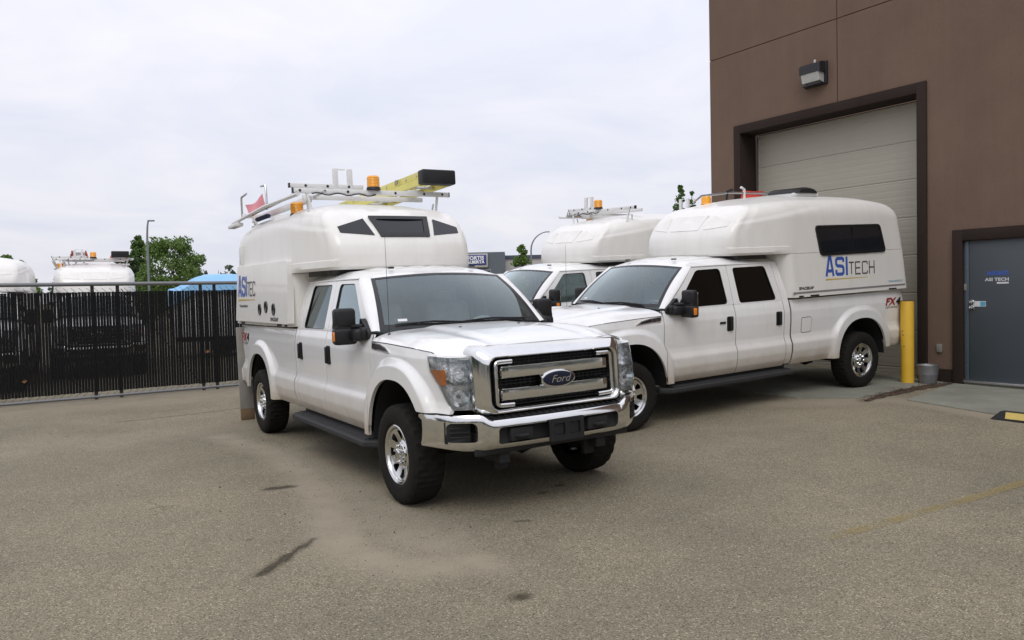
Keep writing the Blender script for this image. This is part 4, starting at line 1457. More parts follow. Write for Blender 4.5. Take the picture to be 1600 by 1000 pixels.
        part('wire', lambda mb: mb.tube([(-2.63, -0.75 + 0.05 * k, 2.872 + 0.012 * math.sin(k * 1.3)) for k in range(16)], 0.008, 5), 'black_trim', rk, key='wire')
        if S.get('flag'):
            def flag(mb):
                P = np.zeros((9, 6, 3))
                for i in range(9):
                    for j in range(6):
                        t, q = i / 8, j / 5
                        P[i, j] = (-4.95 + 1.0 * t + 0.10 * q * (1 - t), -0.93 + 0.02 * math.sin(5 * t + 2 * q), 3.00 - 0.04 * math.sin(PI * t) - 0.17 * q + 0.03 * t)
                mb.grid(P)
            part('warning_flag', flag, 'pink_cloth', rk, key='flag', smooth=60)
            part('strap', lambda mb: mb.box((-4.35, -0.86, 2.77), (0.55, 0.07, 0.05), 0.02), 'navy_cloth', rk, key='strap')
    if S.get('partial_rack'):
        rk = empty('ladder_rack'); rk.parent = root
        part('side_rail', lambda mb: mb.tube([(-2.75, -0.72, 2.80), (-2.95, -0.75, 2.90), (-3.6, -0.80, 2.96), (-5.3, -0.82, 2.96)], 0.018, 8), 'rack_steel', rk, key='prail')
        part('ladder_hook', lambda mb: mb.tube([(-3.95, -0.80, 2.78), (-3.95, -0.80, 3.02), (-3.88, -0.80, 3.05)], 0.022, 8), 'rack_white', rk, key='phook')
        part('ladder_hook', lambda mb: mb.tube([(-3.55, -0.80, 2.78), (-3.56, -0.80, 2.98), (-3.68, -0.80, 3.01)], 0.022, 8), 'black_trim', rk, key='phook2')

        def pf(mb):
            P = np.zeros((7, 5, 3))
            for i in range(7):
                for j in range(5):
                    t, q = i / 6, j / 4
                    P[i, j] = (-3.92 - 0.52 * t + 0.05 * q, -0.82 + 0.02 * math.sin(4 * t), 3.01 - 0.22 * q - 0.02 * math.sin(PI * t))
            mb.grid(P)
        part('warning_flag', pf, 'red_cloth', rk, key='pflag', smooth=60)
        part('beacon_lamp', lambda mb: mb.lathe([(0.085, 0.0), (0.072, 0.03), (0.074, 0.09), (0.06, 0.12), (0.0, 0.125)], 24, Matrix.Translation((-2.92, -0.62, 2.765))), 'beacon_amber', rk, key='pbeacon')
    return root


build_truck.cache = {}
WHEEL = wheel_meshes()
simple('dark_glass_opaque', (0.012, 0.014, 0.018), 0.06, 0, 0.2, 3, rvar=0.03)


def ladder(name, mat, length, loc, parent_rot, label, group=None, capped=True, text=False):
    """two-section extension ladder lying flat: local x along its length"""
    root = empty(name, loc, parent_rot)
    tag(root, label, 'ladder', group)
    for z in (0.045, 0.135):
        for y in (-0.20, 0.20):
            def_ = MB()
            sgn = 1 if y > 0 else -1
            yy = y * (1.0 if z < 0.1 else 0.86)
            def_.box((-length / 2, yy, z), (length, 0.010, 0.078), 0.002, 1)
            def_.box((-length / 2, yy - sgn * 0.014, z + 0.036), (length, 0.03, 0.006)); def_.box((-length / 2, yy - sgn * 0.014, z - 0.036), (length, 0.03, 0.006))
            def_.build('rail', mat, root)
    n = int(length / 0.305)
    me = MB().tube([(0, -0.19, 0), (0, 0.19, 0)], 0.016, 8).mesh('rung', 'rack_steel', 35)
    for z in (0.045, 0.135):
        for k in range(n):
            o = link('rung', me, root); o.location = (-0.15 - 0.305 * k, 0, z)
    if capped:
        MB().box((0.03, 0.0, 0.09), (0.15, 0.43, 0.17), 0.02, 3).build('end_cover', 'black_plastic', root)
    if text:
        t = text_mesh('lettering', 'ASI', 0.085, 'decal_black', offset=0.002)
        link('lettering', t, root, frame_matrix((-0.62, -0.2075, 0.165), (-1, 0, 0), (0, 0, -1)))
    return root

# ================================================================ ground
CP = [(0.623, 7.455, 0.015), (-0.861, 6.549, -0.015), (-1.659, 11.194, -0.008), (-3.144, 10.287, -0.039),
      (1.310, 9.342, 0.044), (0.386, 10.816, 0.104), (5.021, 11.663, 0.199), (4.097, 13.137, 0.258),
      (-0.157, 12.218, 0.097), (-1.074, 13.696, 0.155), (3.565, 14.523, 0.25), (2.648, 16.0, 0.307),
      (6.68, 11.76, 0.185), (7.5, 10.5, 0.175), (9.0, 8.1, 0.16), (3.98, 15.93, 0.30), (5.95, 11.97, 0.20), (5.5, 9.1, 0.13),
      (0, 0, 0), (-3, 3, 0), (3, 2.5, 0.0), (2.1, 5.3, 0.0), (4.2, 6.5, 0.03), (-3.5, 6.5, 0), (-5.5, 9.5, 0),
      (-8.4, 13.0, 0), (-5.3, 15.2, 0.0), (-8.5, 18, -0.06), (-12, 17, -0.07), (-11, 21, -0.1), (0, 22, 0.12), (5, 22, 0.2), (10, 18, 0.2),
      (-15, 5, 0), (-8, 0, 0), (8, 0, 0.05), (0, -8, 0), (14, 6, 0.1), (-6, 24, 0.0)]
CP = np.array(CP)


def _tps(r2):
    return np.where(r2 > 1e-12, 0.5 * r2 * np.log(np.maximum(r2, 1e-12)), 0.0)


_d2 = ((CP[:, None, :2] - CP[None, :, :2]) ** 2).sum(-1)
_n = len(CP)
_A = np.zeros((_n + 3, _n + 3))
_A[:_n, :_n] = _tps(_d2) + np.eye(_n) * 0.02
_A[:_n, _n] = 1; _A[:_n, _n + 1:] = CP[:, :2]; _A[_n, :_n] = 1; _A[_n + 1:, :_n] = CP[:, :2].T
_w = np.linalg.solve(_A, np.concatenate([CP[:, 2], [0, 0, 0]]))


def gz(x, y):
    x = np.asarray(x, float); y = np.asarray(y, float)
    shp = np.broadcast(x, y).shape
    xf, yf = np.broadcast_to(x, shp).ravel(), np.broadcast_to(y, shp).ravel()
    out = np.zeros(len(xf))
    for a in range(0, len(xf), 20000):
        q = np.stack([xf[a:a + 20000], yf[a:a + 20000]], -1)
        r2 = ((q[:, None, :] - CP[None, :, :2]) ** 2).sum(-1)
        out[a:a + 20000] = _tps(r2) @ _w[:_n] + _w[_n] + q @ _w[_n + 1:]
    d = np.hypot(xf - 0, yf - 10)
    k = sstep(34, 18, d)
    return (np.clip(out, -0.08, 0.4) * k).reshape(shp)


def gz1(x, y):
    return float(gz(np.array([x]), np.array([y]))[0])


def seg_dist(X, Y, pts):
    best = np.full(X.shape, 1e9)
    for (x0, y0), (x1, y1) in zip(pts[:-1], pts[1:]):
        dx, dy = x1 - x0, y1 - y0
        t = np.clip(((X - x0) * dx + (Y - y0) * dy) / (dx * dx + dy * dy), 0, 1)
        best = np.minimum(best, np.hypot(X - x0 - t * dx, Y - y0 - t * dy))
    return best


def axis(lo, hi, near_lo, near_hi, fine, grow=1.22):
    a = list(np.arange(near_lo, near_hi + 1e-6, fine))
    st = fine
    while a[-1] < hi:
        st *= grow; a.append(a[-1] + st)
    st = fine
    while a[0] > lo:
        st *= grow; a.insert(0, a[0] - st)
    return np.array(a)


def asphalt_mat():
    m, nt, p = base_mat('asphalt')
    L = nt.links
    tc = nd(nt, 'TexCoord')
    # aggregate: fine stones of varying tone
    v = nd(nt, 'TexVoronoi'); v.inputs['Scale'].default_value = 150.0
    L.new(tc.outputs['Object'], v.inputs['Vector'])
    sp = nd(nt, 'SeparateXYZ'); L.new(v.outputs['Color'], sp.inputs[0])
    ramp = nd(nt, 'ValToRGB')
    cr = ramp.color_ramp
    cr.elements[0].position = 0.0; cr.elements[0].color = (0.080, 0.071, 0.050, 1)
    cr.elements[1].position = 1.0; cr.elements[1].color = (0.50, 0.455, 0.335, 1)
    for pos, c in ((0.25, (0.196, 0.172, 0.121)), (0.62, (0.235, 0.207, 0.148)), (0.92, (0.284, 0.252, 0.183))):
        e = cr.elements.new(pos); e.color = c4(c)
    L.new(sp.outputs[0], ramp.inputs[0])
    # finer grit
    n1 = nd(nt, 'TexNoise'); n1.inputs['Scale'].default_value = 240.0; n1.inputs['Detail'].default_value = 3
    L.new(tc.outputs['Object'], n1.inputs['Vector'])
    mg = nd(nt, 'MixRGB', blend_type='MULTIPLY'); mg.inputs[0].default_value = 0.38
    r1 = nd(nt, 'ValToRGB'); r1.color_ramp.elements[0].position = 0.25; r1.color_ramp.elements[0].color = (0.55, 0.55, 0.55, 1)
    r1.color_ramp.elements[1].position = 0.75; r1.color_ramp.elements[1].color = (1.4, 1.4, 1.4, 1)
    L.new(n1.outputs['Fac'], r1.inputs[0]); L.new(ramp.outputs[0], mg.inputs[1]); L.new(r1.outputs[0], mg.inputs[2])
    # broad tone drift
    n2 = nd(nt, 'TexNoise'); n2.inputs['Scale'].default_value = 0.55; n2.inputs['Detail'].default_value = 9; n2.inputs['Roughness'].default_value = 0.62
    L.new(tc.outputs['Object'], n2.inputs['Vector'])
    r2 = nd(nt, 'ValToRGB'); r2.color_ramp.elements[0].position = 0.32; r2.color_ramp.elements[0].color = (0.80, 0.80, 0.80, 1)
    r2.color_ramp.elements[1].position = 0.70; r2.color_ramp.elements[1].color = (1.16, 1.14, 1.10, 1)
    L.new(n2.outputs['Fac'], r2.inputs[0])
    m2 = nd(nt, 'MixRGB', blend_type='MULTIPLY'); m2.inputs[0].default_value = 1.0
    L.new(mg.outputs[0], m2.inputs[1]); L.new(r2.outputs[0], m2.inputs[2])
    # drifted dust (mask carried by the mesh) broken up by noise
    at = nd(nt, 'Attribute', attribute_name='dust')
    n3 = nd(nt, 'TexNoise'); n3.inputs['Scale'].default_value = 3.2; n3.inputs['Detail'].default_value = 10; n3.inputs['Roughness'].default_value = 0.68
    L.new(tc.outputs['Object'], n3.inputs['Vector'])
    ms = nd(nt, 'Math', op='MULTIPLY_ADD'); ms.inputs[1].default_value = 1.9; ms.inputs[2].default_value = -0.92
    L.new(n3.outputs['Fac'], ms.inputs[0])
    ma = nd(nt, 'Math', op='ADD'); L.new(at.outputs['Fac'], ma.inputs[0]); L.new(ms.outputs[0], ma.inputs[1])
    mm = nd(nt, 'Math', op='MULTIPLY'); mm.use_clamp = True; L.new(ma.outputs[0], mm.inputs[0]); L.new(at.outputs['Fac'], mm.inputs[1])
    dcol = nd(nt, 'MixRGB'); dcol.inputs[1].default_value = (0.255, 0.220, 0.160, 1); dcol.inputs[2].default_value = (0.320, 0.280, 0.208, 1)
    L.new(n1.outputs['Fac'], dcol.inputs[0])
    md = nd(nt, 'MixRGB'); L.new(mm.outputs[0], md.inputs[0]); L.new(m2.outputs[0], md.inputs[1]); L.new(dcol.outputs[0], md.inputs[2])
    # dark damp / oil marks
    at2 = nd(nt, 'Attribute', attribute_name='stain')
    ms2 = nd(nt, 'Math', op='MULTIPLY_ADD'); ms2.inputs[1].default_value = 1.0; ms2.inputs[2].default_value = -0.35
    n4 = nd(nt, 'TexNoise'); n4.inputs['Scale'].default_value = 14; n4.inputs['Detail'].default_value = 8
    L.new(tc.outputs['Object'], n4.inputs['Vector']); L.new(n4.outputs['Fac'], ms2.inputs[0])
    ma2 = nd(nt, 'Math', op='ADD'); L.new(at2.outputs['Fac'], ma2.inputs[0]); L.new(ms2.outputs[0], ma2.inputs[1])
    mm2 = nd(nt, 'Math', op='MULTIPLY'); mm2.use_clamp = True; L.new(ma2.outputs[0], mm2.inputs[0]); L.new(at2.outputs['Fac'], mm2.inputs[1])
    mdk = nd(nt, 'MixRGB', blend_type='MULTIPLY'); mdk.inputs[2].default_value = (0.30, 0.29, 0.27, 1)
    L.new(mm2.outputs[0], mdk.inputs[0]); L.new(md.outputs[0], mdk.inputs[1])
    nw = nd(nt, 'TexNoise'); nw.inputs['Scale'].default_value = 1.8; nw.inputs['Detail'].default_value = 8
    L.new(tc.outputs['Object'], nw.inputs['Vector'])
    vm = nd(nt, 'VectorMath', op='SCALE'); vm.inputs['Scale'].default_value = 0.9
    L.new(nw.outputs['Color'], vm.inputs[0])
    va = nd(nt, 'VectorMath', op='ADD'); L.new(tc.outputs['Object'], va.inputs[0]); L.new(vm.outputs[0], va.inputs[1])
    vc = nd(nt, 'TexVoronoi', feature='DISTANCE_TO_EDGE'); vc.inputs['Scale'].default_value = 0.32
    L.new(va.outputs[0], vc.inputs['Vector'])
    mc = nd(nt, 'MapRange'); mc.inputs['From Min'].default_value = 0.0; mc.inputs['From Max'].default_value = 0.0045
    mc.inputs['To Min'].default_value = 1.0; mc.inputs['To Max'].default_value = 0.0
    L.new(vc.outputs['Distance'], mc.inputs['Value'])
    mk = nd(nt, 'MapRange'); mk.inputs['From Min'].default_value = 0.52; mk.inputs['From Max'].default_value = 0.66; mk.inputs['To Max'].default_value = 0.55
    L.new(n2.outputs['Fac'], mk.inputs['Value'])
    cm = nd(nt, 'Math', op='MULTIPLY'); L.new(mc.outputs[0], cm.inputs[0]); L.new(mk.outputs[0], cm.inputs[1])
    mcr = nd(nt, 'MixRGB'); mcr.inputs[2].default_value = (0.06, 0.05, 0.038, 1)
    L.new(cm.outputs[0], mcr.inputs[0]); L.new(mdk.outputs[0], mcr.inputs[1])
    L.new(mcr.outputs[0], p.inputs['Base Color'])
    p.inputs['Roughness'].default_value = 0.92
    p.inputs['Specular IOR Level'].default_value = 0.25
    # relief from the stones, softened where dust fills the gaps
    hb = nd(nt, 'Math', op='MULTIPLY_ADD'); hb.inputs[1].default_value = -1.0; hb.inputs[2].default_value = 1.0
    L.new(mm.outputs[0], hb.inputs[0])
    hs = nd(nt, 'Math', op='MULTIPLY_ADD'); hs.inputs[1].default_value = 0.65; hs.inputs[2].default_value = 0.12
    L.new(hb.outputs[0], hs.inputs[0])
    b = nd(nt, 'Bump'); b.inputs['Distance'].default_value = 0.006
    L.new(hs.outputs[0], b.inputs['Strength'])
    hm = nd(nt, 'MixRGB', blend_type='MULTIPLY'); hm.inputs[0].default_value = 0.5
    L.new(v.outputs['Distance'], hm.inputs[1]); L.new(n1.outputs['Fac'], hm.inputs[2])
    L.new(hm.outputs[0], b.inputs['Height']); L.new(b.outputs[0], p.inputs['Normal'])


asphalt_mat()
gx = axis(-700, 700, -5.5, 6.5, 0.05)
gy = axis(-500, 900, 2.6, 12.5, 0.05)
GX, GY = np.meshgrid(gx, gy, indexing='ij')
GZ = gz(GX, GY)
n_, m_ = GX.shape
me = bpy.data.meshes.new('ground')
vv = np.stack([GX, GY, GZ], -1).reshape(-1, 3)
idx = np.arange(n_ * m_).reshape(n_, m_)
fq = np.stack([idx[:-1, :-1], idx[1:, :-1], idx[1:, 1:], idx[:-1, 1:]], -1).reshape(-1, 4)
me.vertices.add(len(vv)); me.vertices.foreach_set('co', vv.ravel())
me.loops.add(fq.size); me.loops.foreach_set('vertex_index', fq.ravel().astype(np.int32))
me.polygons.add(len(fq)); me.polygons.foreach_set('loop_start', np.arange(0, fq.size, 4, dtype=np.int32))
me.polygons.foreach_set('use_smooth', np.ones(len(fq), dtype=bool))
me.update(calc_edges=True)
dust = np.zeros(GX.shape)
# washed-out dust tongue beside and ahead of the first truck
for pts, w_, a_ in (([(-3.7, 10.0), (-2.75, 8.9), (-2.1, 7.75), (-1.65, 6.8), (-1.38, 6.0), (-1.15, 5.35)], 0.30, 0.88), ([(-1.30, 5.75), (-1.10, 5.25), (-0.80, 5.02), (-0.50, 4.97), (-0.28, 5.02)], 0.34, 0.84),
                    ([(-2.4, 9.0), (-1.5, 7.2), (-1.0, 6.2), (-0.7, 5.5)], 0.50, 0.66), ([(-0.9, 5.9), (-0.5, 5.35)], 0.45, 0.72)):
    dust = np.maximum(dust, a_ * sstep(w_ * 1.5, w_ * 0.1, seg_dist(GX, GY, pts)))
for pts, w_, a_ in (([(-9, 12.0), (-5.0, 14.6), (-2.5, 16)], 1.6, 0.85), ([(1.6, 8.5), (5.0, 10.2)], 1.2, 0.45), ([(3.0, 10.6), (4.3, 10.5), (5.0, 10.6), (5.3, 10.2), (5.6, 9.3), (6.5, 7.8)], 0.50, 0.85), ([(-6, 9), (-3.8, 10.6)], 0.9, 0.45)):
    dust = np.maximum(dust, a_ * sstep(w_, w_ * 0.2, seg_dist(GX, GY, pts)))
stain = np.zeros(GX.shape)
for pts, w_, a_ in (([(-1.60, 4.88), (-1.56, 5.02), (-1.52, 5.25)], 0.075, 1.0), ([(-1.52, 5.2), (-1.44, 5.60)], 0.052, 0.95), ([(-2.22, 7.10), (-2.05, 7.18)], 0.10, 0.95), ([(0.0, 4.42), (0.03, 4.44)], 0.10, 0.9),
                    ([(0.20, 6.68), (0.26, 6.70)], 0.06, 0.8), ([(0.36, 6.9), (0.40, 6.92)], 0.06, 0.8), ([(0.02, 5.90), (0.09, 5.90)], 0.05, 0.8),
                    ([(-5.6, 11.2), (-4.2, 12.4)], 0.08, 0.6), ([(-1.9, 5.6), (-1.88, 5.62)], 0.03, 0.9)):
    stain = np.maximum(stain, a_ * sstep(w_, w_ * 0.35, seg_dist(GX, GY, pts)))
for nm, arr in (('dust', dust), ('stain', stain)):
    a = me.attributes.new(nm, 'FLOAT', 'POINT'); a.data.foreach_set('value', arr.ravel().astype(np.float32))
me.materials.append(MATS['asphalt'])
ground = link('ground', me)
tag(ground, 'grey brown asphalt yard with dusty patches', kind='structure')

# loose grit lying on the asphalt
simple('grit_dark', (0.05, 0.042, 0.032), 0.9, 0, 0.4, 30)
mb = MB()
for k in range(900):
    if k < 500:
        t = rng.random(); px, py = -3.4 + 3.2 * t + rng.gauss(0, 0.35), 9.6 - 4.6 * t + rng.gauss(0, 0.35)
    else:
        px, py = rng.uniform(-6, 6), rng.uniform(3.2, 11)
    r0 = rng.uniform(0.002, 0.0075) * (1.0 if rng.random() < 0.93 else 2.0)
    z = gz1(px, py)
    a = rng.uniform(0, 6.28)
    ring = [(px + r0 * rng.uniform(0.7, 1.2) * math.cos(a + q * 1.257), py + r0 * rng.uniform(0.7, 1.2) * math.sin(a + q * 1.257), z - 0.002) for q in range(5)]
    o_ = len(mb.v)
    mb.v += ring + [(px, py, z + r0 * 0.8)]
    mb.f += [(o_ + q, o_ + (q + 1) % 5, o_ + 5) for q in range(5)]
tag(mb.build('gravel', 'grit_dark', None, 0), 'loose dark grit scattered over the asphalt', kind='stuff')

# ================================================================ building on the right
P0 = np.array([6.6827, 11.76, 0.0]); WD = np.array([-0.54273, 0.83991, 0.0]); WN = np.array([-0.83991, -0.54273, 0.0])


def wp(s, n, z):
    q = P0 + WD * s + WN * n
    return (q[0], q[1], z)


def concrete(name, col, bump=0.3):
    m, nt, p = base_mat(name)
    L = nt.links
    tc = nd(nt, 'TexCoord')
    n = nd(nt, 'TexNoise'); n.inputs['Scale'].default_value = 1.7; n.inputs['Detail'].default_value = 10; n.inputs['Roughness'].default_value = 0.65
    L.new(tc.outputs['Object'], n.inputs['Vector'])
    r = nd(nt, 'ValToRGB'); r.color_ramp.elements[0].position = 0.3; r.color_ramp.elements[0].color = c4([c * 0.72 for c in col])
    r.color_ramp.elements[1].position = 0.72; r.color_ramp.elements[1].color = c4([c * 1.18 for c in col])
    L.new(n.outputs['Fac'], r.inputs[0]); L.new(r.outputs[0], p.inputs['Base Color'])
    n2 = nd(nt, 'TexNoise'); n2.inputs['Scale'].default_value = 60; n2.inputs['Detail'].default_value = 5
    L.new(tc.outputs['Object'], n2.inputs['Vector'])
    b = nd(nt, 'Bump'); b.inputs['Strength'].default_value = bump; b.inputs['Distance'].default_value = 0.006
    L.new(n2.outputs['Fac'], b.inputs['Height']); L.new(b.outputs[0], p.inputs['Normal'])
    p.inputs['Roughness'].default_value = 0.9


concrete('concrete', (0.225, 0.225, 0.180))
concrete('soil', (0.085, 0.055, 0.035), 0.9)


def stucco(name, col, var, bump):
    m, nt, p = base_mat(name)
    L = nt.links
    tc = nd(nt, 'TexCoord')
    n = nd(nt, 'TexNoise'); n.inputs['Scale'].default_value = 1.1; n.inputs['Detail'].default_value = 10; n.inputs['Roughness'].default_value = 0.7
    L.new(tc.outputs['Object'], n.inputs['Vector'])
    r = nd(nt, 'ValToRGB'); r.color_ramp.elements[0].position = 0.3; r.color_ramp.elements[0].color = c4([c * (1 - var) for c in col])
    r.color_ramp.elements[1].position = 0.7; r.color_ramp.elements[1].color = c4([c * (1 + var) for c in col])
    L.new(n.outputs['Fac'], r.inputs[0])
    n3 = nd(nt, 'TexNoise'); n3.inputs['Scale'].default_value = 150; n3.inputs['Detail'].default_value = 3
    L.new(tc.outputs['Object'], n3.inputs['Vector'])
    mx = nd(nt, 'MixRGB', blend_type='MULTIPLY'); mx.inputs[0].default_value = 0.35
    mp = nd(nt, 'Mapping'); mp.inputs['Scale'].default_value = (2.2, 2.2, 0.16)
    L.new(tc.outputs['Object'], mp.inputs['Vector'])
    ns = nd(nt, 'TexNoise'); ns.inputs['Scale'].default_value = 1.0; ns.inputs['Detail'].default_value = 8; ns.inputs['Roughness'].default_value = 0.7
    L.new(mp.outputs[0], ns.inputs['Vector'])
    rs = nd(nt, 'ValToRGB'); rs.color_ramp.elements[0].position = 0.30; rs.color_ramp.elements[0].color = (0.91, 0.91, 0.92, 1)
    rs.color_ramp.elements[1].position = 0.62; rs.color_ramp.elements[1].color = (1.03, 1.03, 1.02, 1)
    L.new(ns.outputs['Fac'], rs.inputs[0])
    sm = nd(nt, 'MixRGB', blend_type='MULTIPLY'); sm.inputs[0].default_value = 1.0
    L.new(r.outputs[0], sm.inputs[1]); L.new(rs.outputs[0], sm.inputs[2])
    L.new(sm.outputs[0], mx.inputs[1]); L.new(n3.outputs['Fac'], mx.inputs[2])
    g = nd(nt, 'MixRGB', blend_type='MULTIPLY'); g.inputs[0].default_value = 1.0; g.inputs[2].default_value = (1.2, 1.2, 1.2, 1)
    L.new(mx.outputs[0], g.inputs[1]); L.new(g.outputs[0], p.inputs['Base Color'])
    b = nd(nt, 'Bump'); b.inputs['Strength'].default_value = bump; b.inputs['Distance'].default_value = 0.008
    L.new(n3.outputs['Fac'], b.inputs['Height']); L.new(b.outputs[0], p.inputs['Normal'])
    p.inputs['Roughness'].default_value = 0.93
    p.inputs['Specular IOR Level'].default_value = 0.2


stucco('stucco_brown', (0.166, 0.111, 0.081), 0.08, 0.6)
stucco('trim_brown', (0.032, 0.022, 0.018), 0.10, 0.35)
simple('joint_dark', (0.02, 0.016, 0.014), 0.9, 0, 0.1)
simple('door_panel', (0.375, 0.348, 0.282), 0.55, 0, 0.06, 3, 0.12, 90)
simple('steel_door_blue', (0.056, 0.068, 0.078), 0.45, 0, 0.06, 2)
simple('steel_edge_blue', (0.070, 0.092, 0.112), 0.45, 0, 0.06, 2)
simple('aluminium', (0.55, 0.55, 0.56), 0.35, 0.9, 0.12, 12)
simple('lamp_black', (0.014, 0.014, 0.017), 0.45, 0, 0.2, 12)
simple('outlet_grey', (0.20, 0.20, 0.17), 0.6, 0, 0.1, 12)
simple('sticker_white', (0.62, 0.63, 0.64), 0.5, 0, 0.05, 12)
simple('galvanised', (0.22, 0.225, 0.23), 0.5, 0.6, 0.25, 22)
simple('bollard_yellow', (0.66, 0.40, 0.030), 0.5, 0, 0.12, 6, 0.1, 60)
simple('rust', (0.10, 0.045, 0.02), 0.9, 0, 0.4, 25)
simple('curb_rubber', (0.016, 0.016, 0.017), 0.75, 0, 0.3, 12, 0.3, 90)
simple('curb_yellow', (0.62, 0.47, 0.13), 0.6, 0, 0.12, 12)
simple('lamp_lens', (0.42, 0.42, 0.39), 0.3, 0, 0.25, 30, coat=0.4)

bld = empty('warehouse', wp(0, 0, 0.15))
tag(bld, 'tall brown stucco industrial building with roller door and grey blue steel door', 'building')


def bl(name, mb, mat, parent=bld, smooth=30, kind=None):
    o = mb.build(name, mat, None, smooth)
    o.parent = parent
    if parent is bld:
        o.matrix_parent_inverse = Matrix.Translation(bld.location).inverted()
    if kind: o['kind'] = kind
    return o


def slab_box(mb, s0, s1, n0, n1, z0, z1, r=0.0):
    c = wp((s0 + s1) / 2, (n0 + n1) / 2, (z0 + z1) / 2)
    a = math.atan2(WD[1], WD[0])
    mb.box(c, (abs(s1 - s0), abs(n1 - n0), z1 - z0), r, 2, Matrix.Rotation(a, 4, 'Z'))


# wall pieces round the two openings, with recessed joints between the stucco fields
SL, SR, ZT, D0 = 4.91, -9.0, 9.0, -0.30
for (s0, s1, z0, z1) in ((4.30, SL, 0.0, 6.163), (2.083, 4.30, 4.78, 6.163), (0.54, 2.067, 4.78, 6.163), (0.145, 0.54, 0.40, 6.163), (SR, 0.145, 2.48, 6.163),
                         (2.083, SL, 6.178, ZT), (SR, 2.067, 6.178, ZT), (SR, -1.22, 0.0, 2.48)):
    mb = MB(); slab_box(mb, s0, s1, D0, 0.0, z0, z1)
    bl('wall_panel', mb, 'stucco_brown')
mb = MB()
slab_box(mb, SR, SL - 0.01, D0 - 0.02, -0.016, 4.7, ZT - 0.01)
bl('wall_core', mb, 'joint_dark')
mb = MB()
slab_box(mb, SL - 0.30, SL - 0.002, -14.0, D0 + 0.002, 0.0, ZT)
bl('side_wall', mb, 'stucco_brown')
mb = MB()
slab_box(mb, 0.145, 0.54, D0, 0.006, 0.0, 0.40)
bl('wall_base', mb, 'trim_brown')
# roller door surround
for nm, q in (('door_surround', (4.15, 4.30, -0.42, 0.035, 0.0, 4.78)), ('door_surround', (0.54, 0.69, -0.42, 0.035, 0.0, 4.78)), ('door_surround', (0.69, 4.15, -0.42, 0.035, 4.62, 4.78))):
    mb = MB(); slab_box(mb, *q, r=0.004)
    bl(nm, mb, 'trim_brown')
rd = bl('roller_door', (lambda m_: (slab_box(m_, 0.69, 4.15, -0.56, -0.47, 0.1, 4.62), m_)[1])(MB()), 'joint_dark')
for k in range(8):
    z1 = 4.60 - 0.61 * k; z0 = z1 - 0.606
    mb = MB()
    # each section: ribbed face
    zs = np.linspace(max(z0, 0.12), z1, 41)
    P = []
    for s in (0.70, 4.09):
        row = []
        for z in zs:
            t = (z - z0) / 0.606
            dent = 0.003 * (abs((t * 6) % 1 - 0.5) < 0.06)
            edge = 0.006 * (1 - min(1, min(t, 1 - t) / 0.012))
            row.append(wp(s, -0.432 - dent - edge, z))
        P.append(row)
    mb.grid(np.array(P))
    o = bl('door_section', mb, 'door_panel', rd, 25)
mb = MB(); slab_box(mb, 4.09, 4.12, -0.44, -0.41, 0.1, 4.60)
bl('door_track', mb, 'aluminium', rd)
# steel personnel door in its frame
for q in ((0.0, 0.145, -0.2, 0.045, 0.0, 2.48), (-1.22, -1.07, -0.2, 0.045, 0.0, 2.48), (-1.07, 0.0, -0.2, 0.045, 2.315, 2.48)):
    mb = MB(); slab_box(mb, *q, r=0.004)
    bl('door_frame', mb, 'trim_brown')
sdr = bl('steel_door', (lambda m_: (slab_box(m_, -1.062, -0.075, -0.06, -0.012, 0.262, 2.305, 0.003), m_)[1])(MB()), 'steel_door_blue')
mb = MB(); slab_box(mb, -0.070, -0.008, -0.06, -0.004, 0.262, 2.305, 0.003)
bl('door_edge_guard', mb, 'steel_edge_blue', sdr)
for k in range(7):
    mb = MB(); mb.lathe([(0, 0.006), (0.009, 0.004), (0.011, 0)], 10, frame_matrix(wp(-0.055, -0.003, 0.48 + 0.29 * k), tuple(WD), (0, 0, 1)))
    bl('rivet', mb, 'aluminium', sdr)
mb = MB()
for z, rr in ((1.335, 0.030), (1.415, 0.026)):
    mb.lathe([(0, 0.06), (rr * 0.8, 0.058), (rr, 0.045), (rr * 0.55, 0.03), (rr * 0.5, 0.012), (rr * 1.15, 0.01), (rr * 1.15, 0.0)], 20, frame_matrix(wp(-0.125, -0.010, z), tuple(-WD), (0, 0, 1)))
bl('door_knob', mb, 'chrome', sdr)
mb = MB(); slab_box(mb, -0.045, -0.008, -0.01, 0.012, 1.58, 1.68, 0.006)
bl('door_alarm_contact', mb, 'outlet_grey', sdr)
mb = MB(); slab_box(mb, -0.31, -0.13, -0.011, -0.008, 1.345, 1.425)
stk = bl('door_sticker', mb, 'sticker_white', sdr)
mb = MB(); slab_box(mb, -0.305, -0.235, -0.0085, -0.006, 1.352, 1.418)
bl('sticker_mark', mb, 'logo_cyan', sdr)


def wall_text(body, size, mat, s, n, z, parent, **kw):
    me_ = text_mesh('lettering', body, size, mat, **kw)
    o = link('lettering', me_)
    o.parent = parent
    o.matrix_basis = frame_matrix(wp(s, n, z), tuple(-WD), (0, 0, 1))
    return o


wall_text('asitech', 0.105, 'logo_blue', -0.33, -0.009, 1.80, sdr, offset=0.003, xs=1.0)
wall_text('ASI TECH', 0.062, 'sticker_white', -0.30, -0.009, 1.715, sdr, offset=0.002, xs=1.25)
mb = MB(); slab_box(mb, -0.62, -0.46, -0.011, -0.0085, 1.672, 1.698)
bl('door_sticker', mb, 'sticker_white', sdr)
mb = MB(); slab_box(mb, -1.07, 0.0, -0.10, 0.03, 0.225, 0.258, 0.004)
bl('door_sill', mb, 'aluminium')
mb = MB(); slab_box(mb, -1.07, 0.0, -0.12, 0.0, 0.05, 0.222)
bl('door_threshold', mb, 'concrete')
mb = MB(); slab_box(mb, 0.315, 0.395, 0.0, 0.03, 0.65, 0.775, 0.006)
bl('outlet_box', mb, 'outlet_grey')
